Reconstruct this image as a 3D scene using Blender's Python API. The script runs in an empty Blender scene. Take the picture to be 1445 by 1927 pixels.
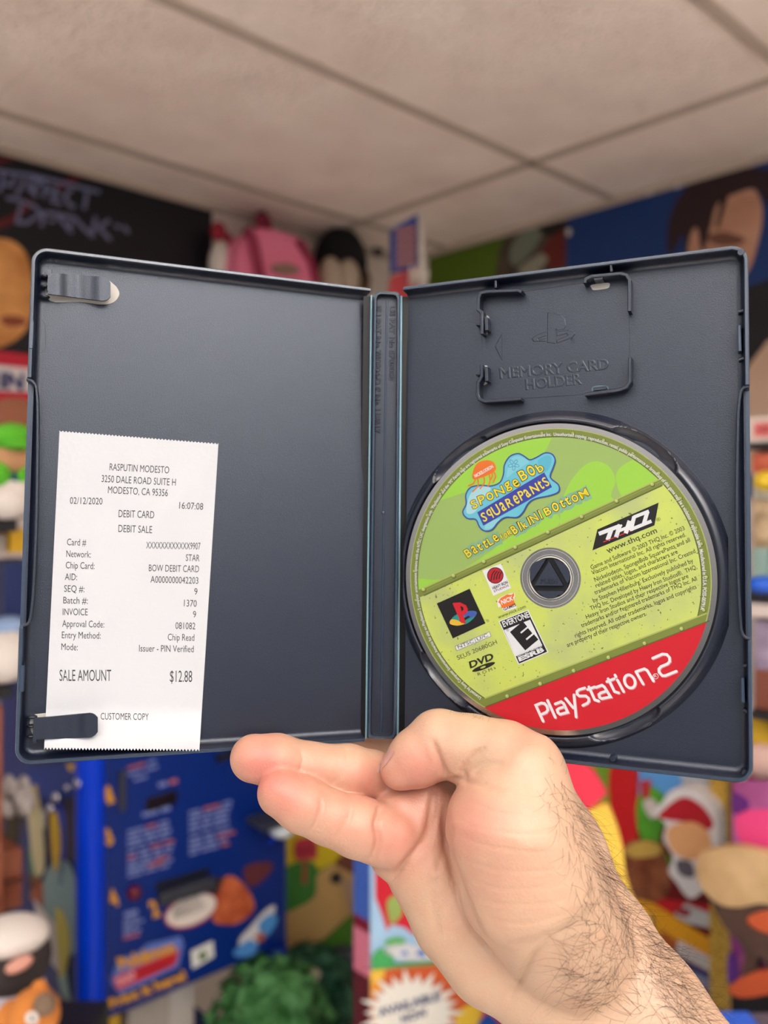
import bpy, bmesh, math, random
import numpy as np
from mathutils import Vector, Matrix, noise
from mathutils.geometry import tessellate_polygon

random.seed(7); np.random.seed(7)
SC = bpy.context.scene
COL = SC.collection
F, CX, CY = 1550.0, 722.5, 963.5          # focal length and centre of the 1445x1927 frame, in pixels
CAM = Vector((0, 0, 1.55))

# ------------------------------------------------------------------ camera, world, exposure, lights
cd = bpy.data.cameras.new('camera'); cam = bpy.data.objects.new('camera', cd); COL.objects.link(cam)
cam.location = CAM; cam.rotation_euler = (math.pi/2, 0, 0)
cd.sensor_fit = 'HORIZONTAL'; cd.sensor_width = 36.0; cd.lens = F/1445*36.0; cd.clip_start = 0.01
cd.dof.use_dof = True; cd.dof.focus_distance = 0.312; cd.dof.aperture_fstop = cd.lens/4.2
SC.camera = cam
SC.view_settings.view_transform = 'Standard'; SC.view_settings.look = 'None'
SC.view_settings.gamma = 1.0; SC.view_settings.use_curve_mapping = False
SC.view_settings.exposure = 0.0
w = bpy.data.worlds.new('shop_ambient'); SC.world = w; w.use_nodes = True
_bg = w.node_tree.nodes['Background']                # the rest of the shop: lit from above, dimmer towards the floor
_tc = w.node_tree.nodes.new('ShaderNodeTexCoord'); _sx = w.node_tree.nodes.new('ShaderNodeSeparateXYZ'); _mr = w.node_tree.nodes.new('ShaderNodeMapRange')
_mr.interpolation_type = 'SMOOTHSTEP'
_mr.inputs['From Min'].default_value = -0.16; _mr.inputs['From Max'].default_value = 0.30; _mr.inputs['To Min'].default_value = 0.2; _mr.inputs['To Max'].default_value = 1.35
w.node_tree.links.new(_tc.outputs['Generated'], _sx.inputs[0]); w.node_tree.links.new(_sx.outputs['Z'], _mr.inputs['Value']); w.node_tree.links.new(_mr.outputs['Result'], _bg.inputs[1])
_bg.inputs[0].default_value = (0.96, 0.98, 1.0, 1)
CEIL_H = 0.88
CEIL_Z = CAM.z + CEIL_H
LIGHTS = [(-0.55, -0.55, 2.2), (0.75, -0.85, 2.2), (-1.6, 0.35, 4.0), (-0.7, -2.2, 5.0), (0.75, -2.1, 5.0)]      # x, y, emission of the ceiling troffers behind the camera
UPLIGHT = 260.0                                        # watts of the unseen lamp added behind the camera to brighten the ceiling

# ------------------------------------------------------------------ helpers
def lin(c):
    c = c/255.0
    return c/12.92 if c <= 0.04045 else ((c+0.055)/1.055)**2.4
def rgb(c): return (lin(c[0]), lin(c[1]), lin(c[2]), 1.0)
MATS = {}
def mat(name, c, rough=0.5, metal=0.0, spec=0.5, vary=0, vscale=40.0, bump=0.0, bscale=400.0, coat=0.0, sss=0.0, emit=0.0, alpha=None, film=0.0, dist=0.001):
    if name in MATS: return MATS[name]
    m = bpy.data.materials.new(name); m.use_nodes = True
    nt = m.node_tree; b = nt.nodes['Principled BSDF']
    b.inputs['Base Color'].default_value = rgb(c)
    b.inputs['Roughness'].default_value = rough; b.inputs['Metallic'].default_value = metal
    b.inputs['Specular IOR Level'].default_value = spec
    if coat: b.inputs['Coat Weight'].default_value = coat; b.inputs['Coat Roughness'].default_value = 0.12
    if sss:
        b.inputs['Subsurface Weight'].default_value = sss
        b.inputs['Subsurface Radius'].default_value = (1.0, 0.35, 0.2); b.inputs['Subsurface Scale'].default_value = 0.003
    if emit:
        b.inputs['Emission Color'].default_value = rgb(c); b.inputs['Emission Strength'].default_value = emit
    if alpha is not None: b.inputs['Alpha'].default_value = alpha
    if film:
        b.inputs['Thin Film Thickness'].default_value = film; b.inputs['Thin Film IOR'].default_value = 1.6
    if vary or bump:
        tc = nt.nodes.new('ShaderNodeTexCoord')
    if vary:
        n = nt.nodes.new('ShaderNodeTexNoise'); n.inputs['Scale'].default_value = vscale; n.inputs['Detail'].default_value = 3
        r = nt.nodes.new('ShaderNodeMapRange'); r.inputs['From Min'].default_value = 0.3; r.inputs['From Max'].default_value = 0.7
        mx = nt.nodes.new('ShaderNodeMix'); mx.data_type = 'RGBA'
        mx.inputs[6].default_value = rgb([max(0, x-vary) for x in c]); mx.inputs[7].default_value = rgb([min(255, x+vary) for x in c])
        nt.links.new(tc.outputs['Object'], n.inputs['Vector']); nt.links.new(n.outputs['Fac'], r.inputs['Value'])
        nt.links.new(r.outputs['Result'], mx.inputs[0]); nt.links.new(mx.outputs[2], b.inputs['Base Color'])
    if bump:
        n2 = nt.nodes.new('ShaderNodeTexNoise'); n2.inputs['Scale'].default_value = bscale; n2.inputs['Detail'].default_value = 2
        bp = nt.nodes.new('ShaderNodeBump'); bp.inputs['Strength'].default_value = bump; bp.inputs['Distance'].default_value = dist
        nt.links.new(tc.outputs['Object'], n2.inputs['Vector']); nt.links.new(n2.outputs['Fac'], bp.inputs['Height'])
        nt.links.new(bp.outputs['Normal'], b.inputs['Normal'])
    MATS[name] = m
    return m
def C(r, g, b, rough=0.55):                       # a plain printed / painted colour
    return mat('print_%d_%d_%d_%d' % (r, g, b, int(rough*100)), (r, g, b), rough, spec=0.35)

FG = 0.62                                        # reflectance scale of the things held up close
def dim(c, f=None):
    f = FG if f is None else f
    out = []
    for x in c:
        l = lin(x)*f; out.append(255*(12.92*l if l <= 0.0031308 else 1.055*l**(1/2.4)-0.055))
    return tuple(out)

def wloc(o):
    l = Vector((0, 0, 0))
    while o is not None: l = l + o.location; o = o.parent
    return l
def tag(o, label=None, cat=None, group=None, kind=None):
    if label: o['label'] = label
    if cat: o['category'] = cat
    if group: o['group'] = group
    if kind: o['kind'] = kind
    return o
def thing(name, loc, label, cat, group=None):
    o = bpy.data.objects.new(name, None); o.empty_display_size = 0.02; o.location = Vector(loc); COL.objects.link(o)
    return tag(o, label, cat, group)

class MB:
    """collects polygons in world space, links them as one mesh object"""
    def __init__(s): s.v = []; s.f = []; s.mi = []; s.m = []
    def idx(s, m):
        if m not in s.m: s.m.append(m)
        return s.m.index(m)
    def add(s, vs, fs, m):
        k = len(s.v); i = s.idx(m)
        s.v.extend(Vector(v) for v in vs)
        for f in fs: s.f.append([k+a for a in f]); s.mi.append(i)
    def ngon(s, pts, m):                                # planar, maybe concave
        pts = [Vector(p) for p in pts]
        tr = tessellate_polygon([pts])
        s.add(pts, tr, m)
    def prism(s, front, vec, m, mside=None):            # front outline pushed back along vec
        front = [Vector(p) for p in front]; vec = Vector(vec); n = len(front)
        tr = tessellate_polygon([front])
        s.add(front, tr, m)
        back = [p+vec for p in front]
        s.add(back, [tuple(reversed(t)) for t in tr], mside or m)
        s.add(front+back, [(i, (i+1) % n, n+(i+1) % n, n+i) for i in range(n)], mside or m)
    def ellipsoid(s, c, r, m, axes=None, nu=20, nv=12, bump=0.0, seed=0, fr=3.0):
        c = Vector(c); ax = axes or (Vector((1, 0, 0)), Vector((0, 1, 0)), Vector((0, 0, 1)))
        vs = []; fs = []
        for j in range(nv+1):
            t = math.pi*j/nv
            for i in range(nu):
                p = 2*math.pi*i/nu
                d = Vector((math.sin(t)*math.cos(p), math.sin(t)*math.sin(p), math.cos(t)))
                k = 1.0
                if bump: k += bump*noise.noise(d*fr+Vector((seed, seed*1.7, 0)))
                vs.append(c + ax[0]*(r[0]*d.x*k) + ax[1]*(r[1]*d.y*k) + ax[2]*(r[2]*d.z*k))
        for j in range(nv):
            for i in range(nu):
                a = j*nu+i; b = j*nu+(i+1) % nu
                fs.append((a, b, b+nu, a+nu))
        s.add(vs, fs, m)
    def tube(s, path, r, m, n=8, cap=True):
        path = [Vector(p) for p in path]; k = len(path)
        rs = r if isinstance(r, (list, tuple)) else [r]*k
        vs = []; fs = []
        t0 = (path[1]-path[0]).normalized(); a = t0.orthogonal().normalized()
        for i in range(k):
            t = (path[min(i+1, k-1)]-path[max(i-1, 0)]).normalized()
            a = (a - t*a.dot(t)).normalized(); b = t.cross(a)
            for j in range(n):
                q = 2*math.pi*j/n
                vs.append(path[i]+(a*math.cos(q)+b*math.sin(q))*rs[i])
        for i in range(k-1):
            for j in range(n): fs.append((i*n+j, i*n+(j+1) % n, (i+1)*n+(j+1) % n, (i+1)*n+j))
        if cap: fs.append(tuple(range(n-1, -1, -1))); fs.append(tuple((k-1)*n+j for j in range(n)))
        s.add(vs, fs, m)
    def box(s, o, x, y, z, m, bev=0.0):                # corner o and three edge vectors
        bm = bmesh.new(); o = Vector(o); x = Vector(x); y = Vector(y); z = Vector(z)
        vs = [bm.verts.new(o+x*a+y*b+z*c) for a in (0, 1) for b in (0, 1) for c in (0, 1)]
        for f in ((0, 1, 3, 2), (4, 6, 7, 5), (0, 4, 5, 1), (2, 3, 7, 6), (0, 2, 6, 4), (1, 5, 7, 3)): bm.faces.new([vs[i] for i in f])
        bmesh.ops.recalc_face_normals(bm, faces=bm.faces)
        if bev: bmesh.ops.bevel(bm, geom=bm.edges[:], offset=bev, segments=3, profile=0.5, affect='EDGES')
        bm.verts.index_update()
        s.add([v.co.copy() for v in bm.verts], [[v.index for v in f.verts] for f in bm.faces], m); bm.free()
    def build(s, name, parent=None, smooth=False, origin=None, auto=None):
        me = bpy.data.meshes.new(name)
        if parent is not None: off = wloc(parent); loc = Vector((0, 0, 0))
        else:
            if origin is None:
                xs = [p.x for p in s.v]; ys = [p.y for p in s.v]
                origin = Vector(((min(xs)+max(xs))/2, (min(ys)+max(ys))/2, min(p.z for p in s.v)))
            off = Vector(origin); loc = off
        me.from_pydata([v-off for v in s.v], [], s.f)
        for m in s.m: me.materials.append(m)
        me.polygons.foreach_set('material_index', s.mi)
        if smooth: me.polygons.foreach_set('use_smooth', [True]*len(me.polygons))
        me.update()
        o = bpy.data.objects.new(name, me); o.location = loc; COL.objects.link(o)
        if parent is not None: o.parent = parent
        if auto is not None:
            bm = bmesh.new(); bm.from_mesh(me); bmesh.ops.remove_doubles(bm, verts=bm.verts, dist=1e-6)
            for e in bm.edges:
                if len(e.link_faces) == 2 and e.calc_face_angle(0) > math.radians(auto): e.smooth = False
            for f in bm.faces: f.smooth = True
            bm.to_mesh(me); bm.free()
        return o

def ray(px, py): return Vector(((px-CX)/F, 1.0, -(py-CY)/F))
def W(px, py, d): return CAM + ray(px, py)*d
class Plane:
    """a plane in the room; at() finds where the sight line of a traced point meets it"""
    def __init__(s, o, n): s.o = Vector(o); s.n = Vector(n).normalized()
    def at(s, px, py, off=0.0):
        d = ray(px, py); return CAM + d*((s.o+s.n*off-CAM).dot(s.n)/d.dot(s.n))
class Panel(Plane):
    def __init__(s, o, rot):
        r = Vector(rot); R = Matrix.Rotation(r.length, 3, r.normalized())
        s.u = R @ Vector((1, 0, 0)); s.v = R @ Vector((0, 0, 1)); s.n = R @ Vector((0, -1, 0)); s.o = Vector(o)
    def uv(s, u, v, n=0.0): return s.o + (s.u*u+s.v*v+s.n*n)*0.001     # millimetres
    def at(s, px, py, off=0.0): return Plane.at(s, px, py, off*0.001)
    def of(s, px, py, n=0.0):
        q = (s.at(px, py, n)-s.o)*1000; return (q.dot(s.u), q.dot(s.v))

# lettering: outlines of Blender's built-in font as triangles
_G = {}
def glyphs(t, bold=0.0, ext=0.0, bev=0.0):
    k = (t, bold, ext, bev)
    if k in _G: return _G[k]
    cu = bpy.data.curves.new('lettering', 'FONT'); cu.body = t; cu.size = 1.0; cu.offset = bold; cu.extrude = ext; cu.bevel_depth = bev; cu.bevel_resolution = 0; cu.resolution_u = 3
    o = bpy.data.objects.new('lettering', cu); COL.objects.link(o)
    dg = bpy.context.evaluated_depsgraph_get()
    me = bpy.data.meshes.new_from_object(o.evaluated_get(dg))
    vs = [v.co.copy() for v in me.vertices]; fs = [tuple(p.vertices) for p in me.polygons]
    bpy.data.objects.remove(o); bpy.data.curves.remove(cu); bpy.data.meshes.remove(me)
    _G[k] = (vs, fs); return _G[k]
_hv, _ = glyphs('H'); CAPH = max(v.y for v in _hv)

def catmull(pts, closed=True, n=6):
    out = []; k = len(pts)
    for i in range(k if closed else k-1):
        p = [pts[(i+j) % k] if closed else pts[min(max(i+j, 0), k-1)] for j in (-1, 0, 1, 2)]
        for a in range(n):
            t = a/n
            out.append(tuple(0.5*((2*p[1][c])+(-p[0][c]+p[2][c])*t+(2*p[0][c]-5*p[1][c]+4*p[2][c]-p[3][c])*t*t+(-p[0][c]+3*p[1][c]-3*p[2][c]+p[3][c])*t**3) for c in (0, 1)))
    if not closed: out.append(tuple(pts[-1]))
    return out
def ell(cx, cy, rx, ry, a=0.0, n=28):
    ca, sa = math.cos(a), math.sin(a)
    return [(cx+rx*math.cos(t)*ca-ry*math.sin(t)*sa, cy+rx*math.cos(t)*sa+ry*math.sin(t)*ca) for t in [2*math.pi*i/n for i in range(n)]]
def clip(sub, cl):                                    # Sutherland-Hodgman, cl convex and counter-clockwise
    out = list(sub)
    for i in range(len(cl)):
        a = cl[i]; b = cl[(i+1) % len(cl)]; inp = out; out = []
        if not inp: break
        side = lambda p: (b[0]-a[0])*(p[1]-a[1])-(b[1]-a[1])*(p[0]-a[0])
        for j in range(len(inp)):
            p = inp[j-1]; q = inp[j]; sp = side(p); sq = side(q)
            if (sp >= 0) != (sq >= 0):
                t = sp/(sp-sq); out.append((p[0]+(q[0]-p[0])*t, p[1]+(q[1]-p[1])*t))
            if sq >= 0: out.append(q)
    return out
class Art(MB):
    """flat printing on a surface: mp(x, y, off) turns a traced point and a height into a place"""
    def __init__(s, mp, dz): MB.__init__(s); s.mp = mp; s.dz = dz
    def poly(s, pts, m, k=1, mp=None):
        mp = mp or s.mp
        tr = tessellate_polygon([[Vector((p[0], p[1], 0)) for p in pts]])
        s.add([mp(p[0], p[1], k*s.dz) for p in pts], tr, m)
    def rect(s, x0, y0, x1, y1, m, k=1): s.poly([(x0, y0), (x1, y0), (x1, y1), (x0, y1)], m, k)
    def dot(s, x, y, r, m, k=1, n=16): s.poly(ell(x, y, r, r, 0, n), m, k)
    def stroke(s, pts, wd, m, k=1, cap=True, closed=False):
        s.nst = (getattr(s, 'nst', 0)+1) % 9; k = k+0.09*s.nst          # neighbouring strokes never share a plane
        q = [pts[0]]
        for p in pts[1:]:
            if math.hypot(p[0]-q[-1][0], p[1]-q[-1][1]) > 1e-6: q.append(p)
        if closed and math.hypot(q[0][0]-q[-1][0], q[0][1]-q[-1][1]) < 1e-6: q.pop()
        n = len(q); L_ = []; R2 = []
        for i in range(n):
            a = q[i-1] if (i or closed) else None; c = q[(i+1) % n] if (i < n-1 or closed) else None
            def un(p, r): l = math.hypot(r[0]-p[0], r[1]-p[1]); return ((r[0]-p[0])/l, (r[1]-p[1])/l)
            d1 = un(a, q[i]) if a else un(q[i], c); d2 = un(q[i], c) if c else d1
            tx, ty = d1[0]+d2[0], d1[1]+d2[1]; l = math.hypot(tx, ty) or 1.0; nx, ny = -ty/l, tx/l
            f_ = wd/2/max(0.45, -d1[1]*nx+d1[0]*ny)
            L_.append((q[i][0]+nx*f_, q[i][1]+ny*f_)); R2.append((q[i][0]-nx*f_, q[i][1]-ny*f_))
        s.add([s.mp(x, y, k*s.dz) for x, y in L_+R2], [(i, (i+1) % n, n+(i+1) % n, n+i) for i in range(n if closed else n-1)], m)
        if cap and not closed:
            s.dot(q[0][0], q[0][1], wd/2, m, k-0.04, 10); s.dot(q[-1][0], q[-1][1], wd/2, m, k-0.04, 10)
    def text(s, t, p0, p1, h, m, k=1, bold=0.0, ext=0.0, shear=0.0, extk=None, fit=False, bev=0.0):
        vs, fs = glyphs(t, bold, ext, bev)
        x0 = min(v.x for v in vs); x1 = max(v.x for v in vs); dx, dy = p1[0]-p0[0], p1[1]-p0[1]; l = math.hypot(dx, dy)
        ux, uy = dy/l*h, -dx/l*h
        out = []; y0 = min(v.y for v in vs) if fit else 0.0; ys = (max(v.y for v in vs)-y0) if fit else CAPH
        for v in vs:
            a = (v.x-x0)/(x1-x0); b = (v.y-y0)/ys
            out.append(s.mp(p0[0]+dx*a+ux*b+dx/l*h*b*shear, p0[1]+dy*a+uy*b+dy/l*h*b*shear, k*s.dz + ((v.z/(ext+bev)*extk) if extk else 0)))
        s.add(out, fs, m)
def rotz(a): return Matrix.Rotation(a, 3, 'Z')
# ------------------------------------------------------------------ the room: a shop corner under a tile ceiling
DA = Vector((0.749, 0.663, 0)).normalized()           # along the left wall, away from the camera
DB = Vector((-0.7205, 0.6934, 0)).normalized()        # along the right wall, away from the camera
UP = Vector((0, 0, 1))
def ceil_pt(px, py): return CAM + ray(px, py)*(CEIL_H/ray(px, py).z)
pL = ceil_pt(0, 275); pR = ceil_pt(1445, 292)
NL = Vector((DA.y, -DA.x, 0)); NR = Vector((-DB.y, DB.x, 0))       # both face into the room
_den = DA.x*DB.y-DA.y*DB.x; _q = pR-pL
CORNER = pL + DA*((_q.x*DB.y-_q.y*DB.x)/_den)
m_wall = mat('wall_paint', (236, 222, 210), 0.85, spec=0.2, bump=0.15, bscale=90)
m_ceil = mat('ceiling_tile', (250, 233, 221), 0.95, spec=0.1, vary=8, vscale=6)
m_bar = mat('ceiling_bar', (188, 172, 156), 0.6)
m_floor = mat('floor_vinyl', (238, 230, 221), 0.5, vary=8, vscale=3)
def pits(m):                                          # shallow pits of a mineral tile
    nt = m.node_tree; b = nt.nodes['Principled BSDF']; tc = nt.nodes.new('ShaderNodeTexCoord')
    v = nt.nodes.new('ShaderNodeTexVoronoi'); v.inputs['Scale'].default_value = 95
    n = nt.nodes.new('ShaderNodeTexNoise'); n.inputs['Scale'].default_value = 60
    mm = nt.nodes.new('ShaderNodeMath'); mm.operation = 'MULTIPLY'
    r = nt.nodes.new('ShaderNodeMapRange'); r.inputs['From Min'].default_value = 0.02; r.inputs['From Max'].default_value = 0.2
    bp = nt.nodes.new('ShaderNodeBump'); bp.inputs['Strength'].default_value = 0.7; bp.inputs['Distance'].default_value = 0.006
    nt.links.new(tc.outputs['Object'], v.inputs['Vector']); nt.links.new(tc.outputs['Object'], n.inputs['Vector'])
    nt.links.new(v.outputs['Distance'], mm.inputs[0]); nt.links.new(n.outputs['Fac'], mm.inputs[1])
    nt.links.new(mm.outputs[0], r.inputs['Value']); nt.links.new(r.outputs['Result'], bp.inputs['Height']); nt.links.new(bp.outputs['Normal'], b.inputs['Normal'])
pits(m_ceil)
def struct(mb, name, **k): return tag(mb.build(name, **k), kind='structure')
LEN = 4.2
b = MB(); b.box(CORNER-UP*CORNER.z-DA*LEN, DA*(LEN+0.2), -NL*0.1, UP*CEIL_Z, m_wall); struct(b, 'wall_left')
b = MB(); b.box(CORNER-UP*CORNER.z-DB*LEN, DB*(LEN+0.0), -NR*0.1, UP*CEIL_Z, m_wall); struct(b, 'wall_right')
c0 = CORNER-UP*CORNER.z+DA*0.2+DB*0.2
b = MB(); b.box(c0-UP*0.1, -DA*(LEN+0.2), -DB*(LEN+0.2), UP*0.1, m_floor); struct(b, 'floor')
b = MB(); b.box(c0+UP*CEIL_Z, -DA*(LEN+0.2), -DB*(LEN+0.2), UP*0.1, m_ceil); struct(b, 'ceiling')
# exposed grid bars between the tiles
P1 = ceil_pt(1000, 305); P2 = ceil_pt(672, 414); stepA = (P1-P2).length
def bar(name, p, d, l0, l1):
    s = d.cross(UP)*0.012
    b = MB(); b.box(p+d*l0-s-UP*0.006, d*(l1-l0), s*2, UP*0.0059, m_bar, 0.0015); struct(b, name)
def wall_hit(p, d, n): return (CORNER-p).dot(n)/d.dot(n)
for i in range(-1, 5):
    p = P2 - DB*stepA*i
    bar('trim_%d' % (i+2), p, DA, -3.2, wall_hit(p, DA, NR)-0.002)
for i in range(0, 3):
    p = P1 - DA*1.22*i
    bar('trim_%d' % (10+i), p, DB, -3.0, wall_hit(p, DB, NL)-0.002)
# edge angles along the walls
b = MB(); b.box(CORNER-UP*(CORNER.z-CEIL_Z+0.02)-DA*4, DA*4, NL*0.012, UP*0.0199, m_bar); struct(b, 'trim_20')
b = MB(); b.box(CORNER-UP*(CORNER.z-CEIL_Z+0.02)-DB*4, DB*4, NR*0.012, UP*0.0199, m_bar); struct(b, 'trim_21')
m_lamp = {}
for i, (x, y, e) in enumerate(LIGHTS):
    lbl = ['fluorescent ceiling light left behind the camera', 'fluorescent ceiling light right behind the camera', 'fluorescent ceiling light by the left wall', 'rear fluorescent ceiling light, left of two far behind the camera', 'rear fluorescent ceiling light, right of two far behind the camera'][i]
    t = thing('ceiling_light', (x, y, CEIL_Z-0.03), lbl, 'ceiling light')
    b = MB(); b.box(Vector((x, y, CEIL_Z-0.03))-DA*0.6-DB*0.3, DA*1.2, DB*0.6, UP*0.0285, m_bar, 0.003); b.build('frame', t)
    b = MB(); b.box(Vector((x, y, CEIL_Z-0.034))-DA*0.56-DB*0.26, DA*1.12, DB*0.52, UP*0.004, mat('lamp_diffuser_%d' % i, (250, 251, 255), emit=e)); b.build('diffuser', t)

tl = thing('added_uplight', (0.55, -1.0, 0), 'unseen torchiere added behind the camera to brighten the ceiling', 'added lamp')  # added out of view, only to lift the ceiling's brightness
m_lampb = mat('lamp_black', (30, 30, 32), 0.4)
b = MB(); b.tube([(0.55, -1.0, 0), (0.55, -1.0, 0.025)], [0.14, 0.13], m_lampb, 24); b.build('base', tl, auto=40)
b = MB(); b.tube([(0.55, -1.0, 0.02), (0.55, -1.0, 1.66)], 0.012, m_lampb, 12); b.build('pole', tl, auto=40)
b = MB(); b.tube([(0.55, -1.0, 1.65), (0.55, -1.0, 1.68), (0.55, -1.0, 1.73), (0.55, -1.0, 1.78)], [0.03, 0.09, 0.14, 0.16], m_lampb, 24, cap=False); b.build('lamp_shade', tl, smooth=True)
ld = bpy.data.lights.new('bulb', 'SPOT'); ld.energy = UPLIGHT; ld.spot_size = math.radians(165); ld.spot_blend = 0.4; ld.shadow_soft_size = 0.05; ld.color = (1.0, 0.985, 0.97)
lo_ = bpy.data.objects.new('bulb', ld); COL.objects.link(lo_); lo_.parent = tl; lo_.location = (0, 0, 1.77); lo_.rotation_euler = (math.pi, 0, 0)
# ------------------------------------------------------------------ the open disc case
m_pl = mat('case_plastic', (11, 18, 37), 0.36, spec=0.9, bump=0.3, bscale=3200, dist=0.0003)
m_pl.node_tree.nodes['Principled BSDF'].inputs['Specular Tint'].default_value = (0.85, 0.92, 1.0, 1)
m_plg = mat('case_plastic_smooth', (32, 36, 48), 0.27, spec=0.6)
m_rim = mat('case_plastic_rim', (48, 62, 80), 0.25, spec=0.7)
m_hinge = mat('hinge_glint', (150, 192, 208), 0.3, spec=0.6)  # pale teal: light caught on the hinge edges, put into the colour
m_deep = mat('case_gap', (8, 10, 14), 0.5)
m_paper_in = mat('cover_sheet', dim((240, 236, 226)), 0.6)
PLN = Panel(CAM+Vector((-6.7772, 344.147, 0.07))*0.001, (-0.0460739, 0.0201487, 0.339054))
PRN = Panel(CAM+Vector((7.1013, 341.117, -0.4509))*0.001, (-0.0445732, 0.00068254, -0.4070530))
PW = 132.3
SP0 = W(722, 1390, 0.346)
case = thing('disc_case', SP0, 'open dark navy plastic disc case held up in the hand', 'disc case')

def cover(P, sg, cut):
    mb = MB(); rc = 6.0
    def loop(ins, n):
        pts = []; ur = PW-rc; vr = 95-rc; r = rc-ins
        for i in range(12): pts.append((ur*i/12, 95-ins))
        for i in range(9): a = math.pi/2*i/8; pts.append((ur+r*math.sin(a), vr+r*math.cos(a)))
        k = 120
        for i in range(1, k): pts.append((PW-ins, vr-2*vr*i/k))
        for i in range(9): a = math.pi/2*i/8; pts.append((ur+r*math.cos(a), -vr-r*math.sin(a)))
        for i in range(1, 13): pts.append((ur*(1-i/12), -95+ins))
        out = []
        for u, v in pts:
            nn = n
            if u > ur+rc-ins-0.01 and cut[0] < v < cut[1]: nn = min(n, -4.6)
            out.append(P.uv(sg*u, v, nn))
        return out
    prof = [(0, -7.2), (0, -0.5), (0.35, -0.05), (0.7, 0), (1.3, 0), (1.6, -0.3), (1.75, -1.0), (2.0, -4.4), (2.7, -5.5), (3.5, -5.9), (4.1, -6.0), (4.3, -6.0)]
    L = [loop(i, n) for i, n in prof]; k = len(L[0])
    for a in range(len(L)-1):
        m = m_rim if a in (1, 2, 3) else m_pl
        mb.add(L[a]+L[a+1], [(i, i+1, k+i+1, k+i) for i in range(k-1)], m)
    mb.add(L[-1], [tuple(range(k))], m_pl); mb.add(L[0], [tuple(range(k))], m_pl)
    mb.add([l[0] for l in L], [tuple(range(len(L)))], m_pl); mb.add([l[-1] for l in L], [tuple(range(len(L)))], m_pl)
    mb.add([L[-1][0], L[-1][-1], L[0][-1], L[0][0]], [(0, 1, 2, 3)], m_pl)
    return mb
vL = lambda y, x=45: PLN.of(x, y)[1]
vR = lambda y, x=1412: PRN.of(x, y)[1]
cover(PLN, -1, (vL(1180), vL(716))).build('left_cover', case, auto=40)
cover(PRN, 1, (vR(1205), vR(727))).build('right_cover', case, auto=40)

def wall(P, pts, th, n0, n1, name, parent=case, m=None, px=True, closed=False):
    """a thin upright wall of plastic following a traced path"""
    m = m or m_pl
    q = [Vector(P.of(x, y, n1)) for x, y in pts] if px else [Vector(p) for p in pts]
    k = len(q); mb = MB(); lo = []; ro = []
    for i in range(k):
        a = q[max(i-1, 0)]; c = q[min(i+1, k-1)]
        d1 = (q[i]-a).normalized() if i > 0 else (c-q[i]).normalized()
        d2 = (c-q[i]).normalized() if i < k-1 else d1
        t = (d1+d2).normalized(); nr = Vector((-t.y, t.x)); s = th/2/max(0.5, nr.dot(Vector((-d1.y, d1.x))))
        lo.append(q[i]+nr*s); ro.append(q[i]-nr*s)
    e = min(0.25, th*0.3)
    prof = []
    for i in range(k):
        nr = (lo[i]-ro[i]).normalized()
        prof.append([P.uv(*lo[i], n0), P.uv(*lo[i], n1-e), P.uv(*(lo[i]-nr*e), n1), P.uv(*(ro[i]+nr*e), n1), P.uv(*ro[i], n1-e), P.uv(*ro[i], n0)])
    for i in range(k-1): mb.add(prof[i]+prof[i+1], [(j, j+1, 7+j, 6+j) for j in range(5)], m)
    mb.add(prof[0], [tuple(range(6))], m); mb.add(prof[-1], [tuple(range(6))], m)
    return mb.build(name, parent, auto=35)

# inner ridges beside the finger cut-outs
wall(PLN, catmull([(50, 712), (62, 718), (69, 735), (71, 800), (69, 960), (64, 1090), (59, 1150), (54, 1172), (44, 1178)], False, 4), 1.0, -6, -1.2, 'finger_ridge')
wall(PRN, catmull([(1409, 727), (1399, 729), (1392, 745), (1388, 800), (1386, 960), (1389, 1090), (1393, 1170), (1398, 1196), (1411, 1203)], False, 4), 1.0, -6, -1.2, 'finger_ridge')
# latch tabs on both edges
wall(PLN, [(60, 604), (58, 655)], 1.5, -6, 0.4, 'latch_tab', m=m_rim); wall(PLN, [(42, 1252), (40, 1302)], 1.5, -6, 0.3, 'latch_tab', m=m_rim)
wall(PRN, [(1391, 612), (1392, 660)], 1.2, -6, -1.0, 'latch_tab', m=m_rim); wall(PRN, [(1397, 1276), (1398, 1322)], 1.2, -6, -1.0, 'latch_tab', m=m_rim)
for a, c in (((1389, 586), (1402, 583)), ((1390, 676), (1403, 673)), ((1398, 1254), (1409, 1252)), ((1398, 1336), (1410, 1342))): wall(PRN, [a, c], 1.0, -6, -2.0, 'latch_rib')
wall(PRN, [(932, 541), (932, 528)], 1.0, -6, -0.4, 'rim_rib'); wall(PRN, [(1150, 511), (1149, 498)], 1.0, -6, -0.4, 'rim_rib')
def peg(P, x, y, r, n1, name='corner_peg'):
    u, v = P.of(x, y, n1); mb = MB()
    mb.tube([P.uv(u, v, n) for n in (-6, n1-0.4, n1)], [r*0.001, r*0.001, r*0.0008], m_pl, 16); mb.build(name, case, auto=40)
peg(PRN, 1394, 474, 1.4, 0.2); peg(PRN, 1402, 1456, 1.4, -1.5); peg(PRN, 1153, 1428, 1.3, -2.5)
# faint latch windows in the left cover floor
for pts in ([(66, 602), (78, 601), (85, 608), (86, 650), (84, 662), (66, 667)], [(50, 1236), (64, 1236), (66, 1244), (64, 1294), (60, 1300), (47, 1300)]):
    wall(PLN, pts, 0.18, -6.05, -5.9, 'latch_outline')

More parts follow.
